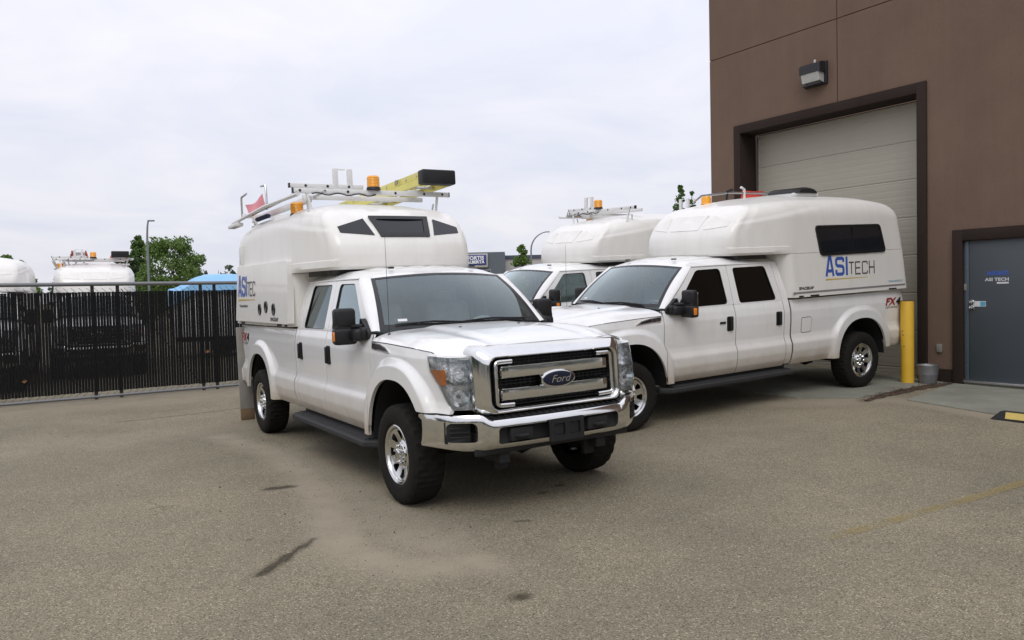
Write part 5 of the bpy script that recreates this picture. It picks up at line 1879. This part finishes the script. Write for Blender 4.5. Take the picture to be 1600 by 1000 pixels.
# wall pack lamp above the roller door
mb = MB()
prof = [(0.0, 5.50), (0.20, 5.44), (0.215, 5.30), (0.18, 5.27), (0.0, 5.13)]
def lamp_ring(s): return [wp(s, n, z) for n, z in [(0.0, 5.51), (0.16, 5.50), (0.205, 5.46), (0.20, 5.33), (0.04, 5.33), (0.0, 5.33)]]
mb.loft([lamp_ring(2.27), lamp_ring(2.275), lamp_ring(2.675), lamp_ring(2.68)], True, True, True)
wl_ = bl('wall_lamp', mb, 'lamp_black')
mb = MB(); mb.loft([[wp(s, n, z) for n, z in [(0.045, 5.335), (0.195, 5.335), (0.16, 5.19), (0.05, 5.16)]] for s in (2.30, 2.65)], True, True, True)
bl('lamp_diffuser', mb, 'lamp_lens', wl_)
mb = MB(); slab_box(mb, 2.25, 2.70, -0.01, 0.045, 5.13, 5.52, 0.008); slab_box(mb, 2.29, 2.66, 0.04, 0.15, 5.135, 5.16, 0.004)
bl('lamp_back', mb, 'lamp_black', wl_)
mb = MB(); mb.tube([wp(2.45, 0.08, 5.49), wp(2.45, 0.08, 5.57)], 0.018, 8)
bl('photo_cell', mb, 'sticker_white', wl_)

# concrete apron slabs
for nm, poly in (('apron_roller_door', [(0.22, 0.03), (4.7, 0.03), (4.7, 2.8), (2.6, 3.05), (0.75, 2.86), (0.20, 2.30)]), ('apron_steel_door', [(0.12, 0.03), (-0.28, 1.96), (-1.4, 2.18), (-5.0, 2.3), (-5.0, 0.03)])):
    # fine grid clipped to the outline so it follows the ground
    ss = np.linspace(min(p[0] for p in poly), max(p[0] for p in poly), 70)
    ns = np.linspace(0.0, 3.1, 45)
    bm = bmesh.new()
    vs_ = [bm.verts.new((a, b, 0)) for a, b in poly]
    bm.faces.new(vs_)
    for a in ss[1:-1]:
        bmesh.ops.bisect_plane(bm, geom=bm.verts[:] + bm.edges[:] + bm.faces[:], plane_co=(a, 0, 0), plane_no=(1, 0, 0))
    for b_ in ns[1:-1]:
        bmesh.ops.bisect_plane(bm, geom=bm.verts[:] + bm.edges[:] + bm.faces[:], plane_co=(0, b_, 0), plane_no=(0, 1, 0))
    mb = MB()
    for v in bm.verts:
        q = wp(v.co.x, v.co.y, 0)
        v.co = Vector((q[0], q[1], gz1(q[0], q[1]) + 0.014))
    ext = bmesh.ops.extrude_face_region(bm, geom=bm.faces[:])
    for v in [e for e in ext['geom'] if isinstance(e, bmesh.types.BMVert)]:
        v.co.z -= 0.08
    mb.take(bm)
    o = mb.build(nm, 'concrete', None, 25)
    tag(o, kind='structure', label='weathered concrete slab along the building')
# soil and leaf litter in the joint between the slabs
mb = MB()
P = []
for t in np.linspace(0, 1, 24):
    s = 0.17 + 0.03 * t - 0.30 * t ** 2; n = 0.05 + 2.35 * t
    hw = 0.025 + 0.05 * math.sin(PI * min(1, t * 1.15)) + 0.045 * rng.random()
    row = []
    for q in np.linspace(-1, 1, 7):
        c_ = wp(s + q * hw + 0.12 * t, n, 0)
        row.append((c_[0], c_[1], gz1(c_[0], c_[1]) + 0.006 + 0.014 * (1 - q * q) + 0.005 * rng.random()))
    P.append(row)
mb.grid(np.array(P))
for k in range(420):
    t = rng.random(); s = 0.17 + 0.03 * t - 0.30 * t ** 2 + 0.12 * t + rng.gauss(0, 0.07); n = 0.05 + 2.45 * t + rng.gauss(0, 0.05)
    c_ = wp(s, n, 0); z = gz1(c_[0], c_[1]) + 0.022 + 0.012 * rng.random(); a = rng.uniform(0, 2 * PI); r0 = rng.uniform(0.008, 0.024)
    mb.add([(c_[0] + r0 * math.cos(a), c_[1] + r0 * math.sin(a), z), (c_[0] - 0.5 * r0 * math.sin(a), c_[1] + 0.5 * r0 * math.cos(a), z + 0.006 * rng.random()), (c_[0] - r0 * math.cos(a), c_[1] - r0 * math.sin(a), z), (c_[0] + 0.5 * r0 * math.sin(a), c_[1] - 0.5 * r0 * math.cos(a), z + 0.006 * rng.random())], [(0, 1, 2, 3)])
tag(mb.build('leaf_litter', 'soil', None, 0), 'dark soil and leaf litter in the slab joint', kind='stuff')

# yellow bollard
bx, by = 5.95, 11.97
bz = gz1(bx, by)
bol = empty('bollard', (bx, by, bz + 0.012))
tag(bol, 'yellow steel pipe bollard beside the roller door', 'bollard')
mb = MB(); mb.lathe([(0.093, -0.05), (0.093, 1.21), (0.088, 1.222), (0.080, 1.226)], 28)
mb.build('post', 'bollard_yellow', bol)
mb = MB(); mb.lathe([(0.080, 1.226), (0.084, 1.236), (0.0, 1.24)], 28)
mb.build('cap', 'rust', bol)
for a, z in ((3.6, 0.72), (3.75, 0.55), (3.5, 0.78)):
    mb = MB(); mb.lathe([(0, 0.001), (0.009, 0.001), (0.011, 0)], 6, frame_matrix((0.0935 * math.cos(a), 0.0935 * math.sin(a), z), (-math.sin(a), math.cos(a), 0), (0, 0, 1)))
    mb.build('chip', 'rust', bol)

# galvanised bucket
kx, ky = 6.20, 11.86
buk = empty('bucket', (kx, ky, gz1(kx, ky) + 0.016))
tag(buk, 'dented galvanised metal bucket beside the yellow bollard', 'bucket')
mb = MB(); mb.lathe([(0.0, 0.006), (0.115, 0.006), (0.118, 0.0), (0.122, 0.02), (0.136, 0.13), (0.140, 0.132), (0.138, 0.145), (0.150, 0.262), (0.156, 0.268), (0.152, 0.275), (0.145, 0.262), (0.132, 0.13), (0.116, 0.02), (0.0, 0.012)], 32)
mb.build('pail', 'galvanised', buk)
mb = MB(); mb.tube([(0.155 * math.cos(a), 0.155 * math.sin(a) * 0.9, 0.25 - 0.06 * math.sin(a)) for a in np.linspace(0, PI, 16)], 0.004, 6)
mb.build('bail_handle', 'galvanised', buk)

# rubber wheel stop
a0 = np.array([5.52, 9.12]); dv = np.array([0.54273, -0.83991]); nv = np.array([-0.83991, -0.54273])
wsx = empty('wheel_stop', (a0[0], a0[1], gz1(*a0) + 0.004), (0, 0, math.atan2(dv[1], dv[0])))
tag(wsx, 'black rubber parking stop with yellow reflective panels in front of steel door', 'wheel stop')
mb = MB()
pr = [(-0.075, 0.0), (0.075, 0.0), (0.045, 0.095), (-0.045, 0.095)]
mb.loft([[(0.0, y, z * 0.05) for y, z in pr], [(0.10, y, z) for y, z in pr], [(1.70, y, z) for y, z in pr], [(1.80, y, z * 0.05) for y, z in pr]], True, True, True)
mb.build('stop_body', 'curb_rubber', wsx, 25)
for k in range(4):
    mb = MB()
    x0 = 0.16 + 0.42 * k
    mb.add([(x0, -0.071, 0.018), (x0 + 0.20, -0.071, 0.018), (x0 + 0.20, -0.0485, 0.090), (x0, -0.0485, 0.090)], [(0, 1, 2, 3)])
    mb.build('reflective_panel', 'curb_yellow', wsx, 0)

# worn yellow bay line
def line_mat():
    m, nt, p = base_mat('line_yellow')
    L = nt.links
    p.inputs['Base Color'].default_value = (0.36, 0.27, 0.085, 1)
    p.inputs['Roughness'].default_value = 0.85
    tc = nd(nt, 'TexCoord')
    n = nd(nt, 'TexNoise'); n.inputs['Scale'].default_value = 70; n.inputs['Detail'].default_value = 5; n.inputs['Roughness'].default_value = 0.75
    n2 = nd(nt, 'TexNoise'); n2.inputs['Scale'].default_value = 3.5; n2.inputs['Detail'].default_value = 6
    L.new(tc.outputs['Object'], n.inputs['Vector']); L.new(tc.outputs['Object'], n2.inputs['Vector'])
    ad = nd(nt, 'Math', op='MULTIPLY_ADD'); ad.inputs[1].default_value = 0.9; L.new(n2.outputs['Fac'], ad.inputs[0]); L.new(n.outputs['Fac'], ad.inputs[2])
    r = nd(nt, 'MapRange'); r.inputs['From Min'].default_value = 0.78; r.inputs['From Max'].default_value = 1.0
    L.new(ad.outputs[0], r.inputs['Value'])
    at = nd(nt, 'Attribute', attribute_name='edge')
    mu = nd(nt, 'Math', op='MULTIPLY'); L.new(r.outputs[0], mu.inputs[0]); L.new(at.outputs['Fac'], mu.inputs[1])
    m2 = nd(nt, 'Math', op='MULTIPLY'); m2.inputs[1].default_value = 0.36; L.new(mu.outputs[0], m2.inputs[0])
    L.new(m2.outputs[0], p.inputs['Alpha'])


line_mat()
mb = MB(); ed = []
P = []
la, lb = np.array([2.10, 5.30]), np.array([5.2, 7.12])
ld = (lb - la) / np.linalg.norm(lb - la); ln = np.array([-ld[1], ld[0]])
for t in np.linspace(0, np.linalg.norm(lb - la), 70):
    row = []
    for q in (-0.058, -0.045, 0.0, 0.045, 0.058):
        c_ = la + ld * t + ln * q
        row.append((c_[0], c_[1], gz1(*c_) + 0.006)); ed.append(0.0 if abs(q) > 0.05 else 1.0)
    P.append(row)
mb.grid(np.array(P))
o = mb.build('bay_line', 'line_yellow', None, 60)
a = o.data.attributes.new('edge', 'FLOAT', 'POINT'); a.data.foreach_set('value', np.array(ed, dtype=np.float32))
tag(o, 'worn yellow painted bay line', kind='structure')

# ================================================================ slatted chain-link gate
FA, FB = np.array([-10.2, 11.70]), np.array([-2.75, 17.05])
FL = float(np.linalg.norm(FB - FA)); FD = (FB - FA) / FL
fence = empty('slatted_fence', (FA[0], FA[1], 0.0), (0, 0, math.atan2(FD[1], FD[0])))
tag(fence, 'chain link yard fence woven with black privacy slats', 'fence')
simple('fence_pipe', (0.20, 0.205, 0.21), 0.45, 0.6, 0.15, 9)
simple('slat_black', (0.006, 0.006, 0.0065), 0.7, 0, 0.3, 3, spec=0.2)
simple('wire_grey', (0.02, 0.02, 0.022), 0.6, 0, 0.2, 12)
simple('post_dark', (0.03, 0.03, 0.032), 0.6, 0, 0.2, 9)
simple('leaf_dry', (0.20, 0.09, 0.04), 0.9, 0, 0.2, 12)
FH0, FH1, TOP = 0.13, 1.87, 2.005
MB().tube([(0, 0, TOP), (FL, 0, TOP)], 0.034, 12).build('top_rail', 'fence_pipe', fence)
MB().tube([(0, 0, 0.045), (FL, 0, 0.045)], 0.024, 12).build('bottom_rail', 'fence_pipe', fence)
slat_me = MB().box((0, 0, (FH0 + FH1) / 2), (0.0440, 0.008, FH1 - FH0), 0.003, 1).mesh('slat', 'slat_black', 30)
PITCH_ = 0.0470
ns_ = int(FL / PITCH_)
for k in range(ns_):
    o = link('slat', slat_me, fence)
    o.location = (0.03 + PITCH_ * k, rng.uniform(-0.002, 0.002), rng.uniform(-0.005, 0.005))
    o.rotation_euler = (0, rng.uniform(-0.0015, 0.0015), rng.uniform(-0.05, 0.05))
mb = MB()
# chain-link wire: zig-zag diagonals
zt_, zb_ = 1.985, 0.06
nW = int(FL / PITCH_) + 1
hstep = PITCH_
PW = PITCH_ * 2.5
hstep = PW
nW = int(FL / PW) + 1
for k in range(nW):
    x0 = PW * k
    pts = []
    nz = int((zt_ - zb_) / hstep)
    for q in range(nz + 1):
        pts.append((x0 + (PW if (q % 2) else 0.0), -0.011 if (q % 2) else 0.011, zb_ + hstep * q))
    mb.tube(pts, 0.0032, 4, False)
o = mb.build('chain_link', 'wire_grey', fence, 0); o['kind'] = 'stuff'
for px_ in (1.05, 3.62, 4.02, 5.43, 5.68, 8.2):
    MB().tube([(px_, 0.052, 0.0), (px_, 0.062, TOP + 0.0)], 0.030, 10).build('fence_post', 'post_dark', fence)
for (x0, x1) in ((1.05, 3.62), (4.02, 5.43)):
    MB().tube([(x0 + 0.05, 0.03, 1.92), (x1 - 0.05, 0.03, 0.12)], 0.008, 6).build('truss_rod', 'post_dark', fence)
for x, z in ((2.55, 0.40), (5.5, 0.72)):
    mb = MB(); mb.add([(x - 0.04, -0.02, z), (x, -0.028, z - 0.03), (x + 0.045, -0.02, z + 0.01), (x, -0.03, z + 0.035)], [(0, 1, 2, 3)])
    mb.build('dry_leaf', 'leaf_dry', fence, 0)

# ================================================================ things beyond the yard
simple('tarp_blue', (0.25, 0.50, 0.78), 0.55, 0, 0.08, 3, 0.4, 9)
simple('trailer_white', (0.72, 0.72, 0.72), 0.5, 0, 0.06, 4)
simple('wall_grey_dark', (0.105, 0.125, 0.145), 0.7, 0, 0.05, 0.5)
simple('wall_offwhite', (0.46, 0.45, 0.43), 0.8, 0, 0.05, 0.5)
simple('roof_band', (0.06, 0.07, 0.11), 0.6, 0, 0.05, 1)
simple('sign_blue', (0.030, 0.045, 0.20), 0.4, 0, 0.05, 3)
simple('sign_white', (0.85, 0.85, 0.85), 0.4, 0, 0.02, 3)
simple('window_blue', (0.05, 0.07, 0.09), 0.1, 0, 0.1, 1)
simple('frame_pale', (0.42, 0.40, 0.38), 0.6, 0, 0.05, 3)
simple('lamp_pole_grey', (0.22, 0.23, 0.24), 0.5, 0.5, 0.1, 3)
simple('bark', (0.09, 0.065, 0.045), 0.9, 0, 0.3, 6, 0.5, 30)

# blue tarpaulin stretched over a white trailer
tr = empty('tarped_trailer', (-8.0, 25.2, 0.0), (0, 0, R(12)))
tag(tr, 'white trailer under a bright blue tarpaulin beyond the fence', 'trailer')
MB().box((0, 0, 1.25), (4.8, 2.2, 1.35), 0.03).build('trailer_body', 'trailer_white', tr)
mb = MB()
P = np.zeros((41, 19, 3))
for i, u in enumerate(np.linspace(-1, 1, 41)):
    for j, w in enumerate(np.linspace(-1, 1, 19)):
        z = 2.46 - 0.05 * abs(w) - 0.42 * float(sstep(0.62, 1.0, -u)) - 0.20 * float(sstep(0.7, 1.0, abs(w))) + 0.02 * math.sin(9 * u + 3 * w) - 0.10 * float(sstep(0.8, 1.0, u))
        P[i, j] = (u * 2.5, w * 1.2, z)
mb.grid(P)
e = P[:, 0, :].copy(); e2 = e.copy(); e2[:, 2] -= 0.30 + 0.03 * np.sin(np.linspace(0, 20, 41))
mb.grid(np.stack([e, e2], 1))
e = P[0, :, :].copy(); e2 = e.copy(); e2[:, 2] -= 0.35
mb.grid(np.stack([e, e2], 1))
mb.build('tarpaulin', 'tarp_blue', tr, 60)
for k in range(6):
    MB().box((-1.9 + 0.75 * k, -1.104, 1.90), (0.16, 0.008, 0.05)).build('red_reflector', 'red_plastic', tr)
for x in (-1.0, 0.3):
    for y in (-0.95, 0.95):
        MB().lathe([(0, 0.11), (0.2, 0.11), (0.33, 0.10), (0.35, 0.0), (0.33, -0.1), (0, -0.1)], 24, Matrix.Translation((x, y, 0.35)) @ Matrix.Rotation(R(90), 4, 'X')).build('wheel', 'tyre_rubber', tr)
MB().box((0, 0, 0.5), (4.6, 1.7, 0.16)).build('chassis', 'underbody_black', tr)
MB().tube([(2.3, 0, 0.45), (3.6, 0, 0.45)], 0.05, 8).build('drawbar', 'underbody_black', tr)
MB().tube([(3.4, 0, 0.45), (3.4, 0, 0.0)], 0.04, 8).build('jack_stand', 'fence_pipe', tr)

# utility office across the road
ob = empty('office_building', (-1.0, 62.0, 0.0))
tag(ob, 'low dark grey office with blue lettered sign across the road', 'building')
MB().box((-3.1, 4.0, 2.43), (7.3, 8.0, 4.86)).build('wall', 'wall_grey_dark', ob)
sgp = MB().box((-1.75, -0.12, 4.22), (1.95, 0.16, 1.08), 0.02).build('sign_panel', 'frame_pale', ob)
MB().box((-1.72, -0.215, 4.26), (1.66, 0.05, 0.78), 0.03).build('sign_face', 'sign_blue', sgp)
for body, z, sz, xs_ in (('FORTIS', 4.28, 0.40, 1.02), ('ALBERTA', 4.00, 0.315, 1.06)):
    me_ = text_mesh('lettering', body, sz, 'sign_white', offset=0.012, align='CENTER', xs=xs_)
    link('lettering', me_, sgp, frame_matrix((-1.72, -0.245, z), (1, 0, 0), (0, 0, 1)))
for k in range(4):
    fr = MB().box((-2.45 + 0.55 * k, -0.03, 2.9), (0.50, 0.08, 1.2)).build('window', 'window_blue' if k < 2 else 'frame_pale', ob)
    MB().box((-2.45 + 0.55 * k, -0.075, 2.9), (0.42, 0.02, 1.1)).build('pane', 'window_blue', fr)
wb = empty('warehouse', (8.0, 66.0, 0.0))
tag(wb, 'long off white warehouse with dark roof band across the road', 'building')
MB().box((0.1, 4, 2.25), (17.2, 8, 4.5)).build('wall', 'wall_offwhite', wb)
MB().box((0.1, 4, 4.62), (17.4, 8.3, 0.26)).build('roof', 'roof_band', wb)
for k in range(7):
    MB().box((-6.8 + 2.4 * k, -0.03, 2.25), (0.05, 0.06, 4.4)).build('wall_seam', 'frame_pale', wb)
for x in (-6.9, 0.6):
    MB().tube([(x, 1, 4.7), (x, 1, 5.6)], 0.06, 6).build('vent_pipe', 'lamp_pole_grey', wb)


def street_lamp(x, y, h, reach, label):
    r_ = empty('street_lamp', (x, y, 0.0))
    tag(r_, label, 'street lamp', 'street lamps beyond the yard')
    pts = [(0, 0, 0), (0, 0, h * 0.78)]
    for a in np.linspace(0, R(80), 8)[1:]:
        pts.append((reach * (1 - math.cos(a)) , 0, h * 0.78 + h * 0.22 * math.sin(a)))
    n_ = len(pts)
    MB().tube(pts, [0.065 - 0.03 * i / n_ for i in range(n_)], 8).build('pole', 'lamp_pole_grey', r_)
    e_ = pts[-1]
    MB().box((e_[0] + 0.14, 0, e_[2]), (0.36, 0.14, 0.08), 0.03).build('lamp_head', 'lamp_pole_grey', r_)


street_lamp(-19.1, 42.0, 5.9, 0.12, 'straight street lamp in front of the big broadleaf tree')
street_lamp(1.55, 60.0, 6.2, 1.35, 'curved arm street lamp beside the small tree')


# ---------- trees
def leaf_mat(name, a, b):
    m, nt, p = base_mat(name)
    L = nt.links
    tc = nd(nt, 'TexCoord')
    n = nd(nt, 'TexNoise'); n.inputs['Scale'].default_value = 0.9; n.inputs['Detail'].default_value = 6
    L.new(tc.outputs['Object'], n.inputs['Vector'])
    gi = nd(nt, 'NewGeometry')
    ad = nd(nt, 'Math', op='MULTIPLY_ADD'); ad.inputs[1].default_value = 0.75; L.new(gi.outputs['Random Per Island'], ad.inputs[0])
    sc = nd(nt, 'Math', op='MULTIPLY'); sc.inputs[1].default_value = 0.6; L.new(n.outputs['Fac'], sc.inputs[0]); L.new(sc.outputs[0], ad.inputs[2])
    mx = nd(nt, 'MixRGB'); mx.inputs[1].default_value = c4(a); mx.inputs[2].default_value = c4(b)
    L.new(ad.outputs[0], mx.inputs[0]); L.new(mx.outputs[0], p.inputs['Base Color'])
    p.inputs['Roughness'].default_value = 0.6
    p.inputs['Specular IOR Level'].default_value = 0.3
    tr_ = nd(nt, 'BsdfTranslucent'); L.new(mx.outputs[0], tr_.inputs[0])
    ms = nd(nt, 'MixShader'); ms.inputs[0].default_value = 0.25
    out = nt.nodes['Material Output']
    L.new(p.outputs[0], ms.inputs[1]); L.new(tr_.outputs[0], ms.inputs[2]); L.new(ms.outputs[0], out.inputs[0])


leaf_mat('leaf_green', (0.045, 0.085, 0.020), (0.115, 0.195, 0.05))
leaf_mat('leaf_bright', (0.065, 0.125, 0.025), (0.15, 0.24, 0.06))
leaf_mat('leaf_dark', (0.035, 0.062, 0.026), (0.075, 0.12, 0.05))
leaf_mat('leaf_far', (0.045, 0.065, 0.042), (0.090, 0.120, 0.075))


def leaves(mb_v, mb_f, pts, size, r_):
    n = len(pts)
    a = r_.normal(size=(n, 3)); a /= np.linalg.norm(a, axis=1)[:, None]
    b = r_.normal(size=(n, 3)); b -= (b * a).sum(1)[:, None] * a; b /= np.linalg.norm(b, axis=1)[:, None]
    s = size * r_.uniform(0.6, 1.3, n)[:, None]
    q = np.stack([pts - a * s * 0.5, pts + b * s * 0.32, pts + a * s * 0.5, pts - b * s * 0.32], 1)
    o = len(mb_v)
    mb_v.extend(map(tuple, q.reshape(-1, 3)))
    mb_f.extend([(o + 4 * i, o + 4 * i + 1, o + 4 * i + 2, o + 4 * i + 3) for i in range(n)])


def tree(name, label, loc, h, w, mat, n_leaf, leaf, seed, trunk_h=0.25, shape='round', group=None, clumps=40):
    r_ = np.random.default_rng(seed)
    root = empty(name, loc)
    tag(root, label, 'tree', group)
    tb = MB()
    tr_ = 0.035 * h ** 0.9 * 0.5
    tb.tube([(0, 0, -0.1), (0.02 * h, 0, h * 0.3), (0.0, 0.01 * h, h * 0.6), (0.01 * h, 0, h * 0.93)], [tr_, tr_ * 0.8, tr_ * 0.45, tr_ * 0.1], 8)
    cl = []
    for k in range(clumps):
        t = r_.uniform(0, 1)
        if shape == 'round':
            zc = trunk_h + (1 - trunk_h) * (0.12 + 0.80 * t)
            rad = math.sqrt(max(0.03, 1 - ((zc - (trunk_h + (1 - trunk_h) * 0.45)) / ((1 - trunk_h) * 0.58)) ** 2))
            cr_ = 0.125
        elif shape == 'column':
            zc = trunk_h + (1 - trunk_h) * (0.05 + 0.93 * t); rad = (1 - t) ** 0.55 * 0.9 + 0.08; cr_ = 0.20
        else:   # cone
            zc = trunk_h + (1 - trunk_h) * (0.04 + 0.96 * t); rad = (1 - t) * 0.95 + 0.03; cr_ = 0.10
        an = r_.uniform(0, 2 * PI); rr = w / 2 * rad * math.sqrt(r_.uniform(0.08, 1))
        c_ = np.array([rr * math.cos(an), rr * math.sin(an), zc * h])
        cl.append((c_, cr_ * w * r_.uniform(0.6, 1.25) * (0.6 + 0.5 * rad)))
        if k % 2 == 0:
            zb = max(trunk_h * 0.8, zc - 0.22) * h
            tb.tube([(0.01 * h, 0, zb), tuple(c_ * 0.55 + np.array([0, 0, zb * 0.45])), tuple(c_)], [tr_ * 0.35, tr_ * 0.22, tr_ * 0.06], 5)
    tb.build('trunk', 'bark', root)
    v_, f_ = [], []
    per = max(4, n_leaf // clumps)
    for c_, cr_ in cl:
        d = r_.normal(size=(per, 3)); d /= np.linalg.norm(d, axis=1)[:, None]
        pts = c_ + d * (cr_ * r_.uniform(0.15, 1.0, per) ** 0.55)[:, None] * np.array([1, 1, 0.8])
        leaves(v_, f_, pts, leaf, r_)
    me_ = bpy.data.meshes.new('crown')
    me_.from_pydata(v_, [], f_)
    me_.materials.append(MATS[mat])
    me_.update()
    link('crown', me_, root)
    return root


GT = 'trees beyond the fence'
tree('broadleaf_tree', 'big leafy green tree behind the blue tarpaulin', (-19.5, 46.0, 0), 5.5, 3.7, 'leaf_bright', 15000, 0.15, 3, 0.10, 'round', GT, 90)
tree('broadleaf_tree', 'slim tall tree just behind the straight street lamp', (-24.7, 53.0, 0), 6.0, 2.0, 'leaf_green', 9000, 0.16, 5, 0.02, 'column', GT, 130)
tree('broadleaf_tree', 'bushy tree partly hidden by the rack with red ladders', (-24.0, 50.0, 0), 4.6, 2.4, 'leaf_dark', 7000, 0.18, 6, 0.05, 'round', GT, 34)
tree('broadleaf_tree', 'bright green tree between the two parked campers beyond the fence', (-22.9, 36.0, 0), 4.0, 2.8, 'leaf_bright', 8000, 0.15, 8, 0.1, 'round', GT, 40)
tree('broadleaf_tree', 'small bright street tree in front of the off white warehouse', (0.75, 55.0, 0), 4.9, 1.75, 'leaf_bright', 3000, 0.20, 11, 0.25, 'column', GT, 44)
tree('broadleaf_tree', 'low shrubby sapling at the foot of the small street tree', (-0.35, 54.0, 0), 3.3, 0.9, 'leaf_bright', 500, 0.2, 12, 0.2, 'round', GT, 14)
tree('spruce_tree', 'taller slender conifer rising behind the parked campers near the brown building', (8.55, 40.0, 0), 7.0, 2.4, 'leaf_green', 2600, 0.15, 13, 0.05, 'cone', GT, 80)
tree('spruce_tree', 'shorter slender conifer closest to the brown building corner', (9.25, 40.5, 0), 6.6, 2.2, 'leaf_green', 2300, 0.15, 14, 0.05, 'cone', GT, 75)

# far belt of trees all round the horizon
v_, f_ = [], []
r_ = np.random.default_rng(21)
for k in range(520):
    an = r_.uniform(0, 2 * PI)
    rad = r_.uniform(130, 190)
    if math.cos(an) < -0.2:
        rad = r_.uniform(45, 75)
    cx_, cy_ = rad * math.sin(an), rad * math.cos(an)
    if abs(math.atan2(cx_, cy_)) < 0.09 and cy_ > 0:
        continue
    h = r_.uniform(4.0, 7.5) * (1.0 if rad > 100 else 1.6)
    w = h * r_.uniform(0.5, 0.9)
    for q in range(9):
        c_ = np.array([cx_ + r_.normal() * w * 0.3, cy_ + r_.normal() * w * 0.3, h * r_.uniform(0.15, 0.9)])
        m_ = 16
        d = r_.normal(size=(m_, 3)); d /= np.linalg.norm(d, axis=1)[:, None]
        leaves(v_, f_, c_ + d * (w * 0.28 * r_.uniform(0.3, 1, m_))[:, None], 1.0, r_)
me_ = bpy.data.meshes.new('treeline'); me_.from_pydata(v_, [], f_); me_.materials.append(MATS['leaf_far']); me_.update()
tag(link('treeline', me_), 'distant belt of trees around the horizon', kind='stuff')

# ================================================================ the trucks
GTk = 'white service pickups with camper shells'
t1 = build_truck('pickup_truck', dict(hatch=True, front_windows=True, rack=True, flag=True, front_glass='side_glass'), (-0.119, 7.002, 0.0), (R(1.019), R(-0.306), R(-58.59)))
tag(t1, 'white crew cab pickup nearest the camera, camper shell with dark front windows', 'pickup truck', GTk)
t2 = build_truck('pickup_truck', dict(side_window=True, roof_vent=True, partial_rack=True, front_glass='dark_glass'), (0.848, 10.079, 0.074), (R(-1.945), R(2.025), R(-147.98)))
tag(t2, 'white crew cab pickup backed up to the roller door, black side window in camper', 'pickup truck', GTk)
t3 = build_truck('pickup_truck', dict(rack=True, rear_stops=True, front_glass='side_glass'), (-0.615, 12.957, 0.126), (R(-1.9), R(2.0), R(-148.2)))
tag(t3, 'white pickup with rack parked between the two front trucks, farther back', 'pickup truck', GTk)
t4 = build_truck('pickup_truck', dict(rack=True, rear_stops=True, front_glass='side_glass'), (-9.83, 18.87, gz1(-9.83, 18.87)), (0, 0, R(-62)))
tag(t4, 'white pickup behind the fence carrying red ladders on its rack', 'pickup truck', GTk)
t5 = build_truck('pickup_truck', dict(front_glass='side_glass'), (-10.62, 15.40, gz1(-10.62, 15.40)), (0, 0, R(-62)))
tag(t5, 'white pickup behind the fence at the far left edge', 'pickup truck', GTk)


def on_truck(t, p):
    M = Matrix.LocRotScale(t.location, t.rotation_euler, None)
    return M @ Vector(p), M.to_euler()


p_, e_ = on_truck(t1, (-2.47, 0.70, 2.985))
e_ = (e_.to_matrix() @ Matrix.Rotation(R(-1.3), 3, 'Y')).to_euler()
ladder('extension_ladder', 'ladder_yellow', 3.2, p_, e_, 'yellow fibreglass ladder with black end cover on the nearest truck rack', capped=True, text=True)
p_, e_ = on_truck(t4, (-2.55, 0.62, 2.94))
ladder('extension_ladder', 'ladder_red', 2.9, p_, e_, 'red ladder with black end on the rack beyond the fence', capped=True)
p_, e_ = on_truck(t4, (-2.65, -0.35, 2.96))
ladder('extension_ladder', 'ladder_red', 2.9, p_, e_, 'red ladder without cover on the rack beyond the fence', capped=False)
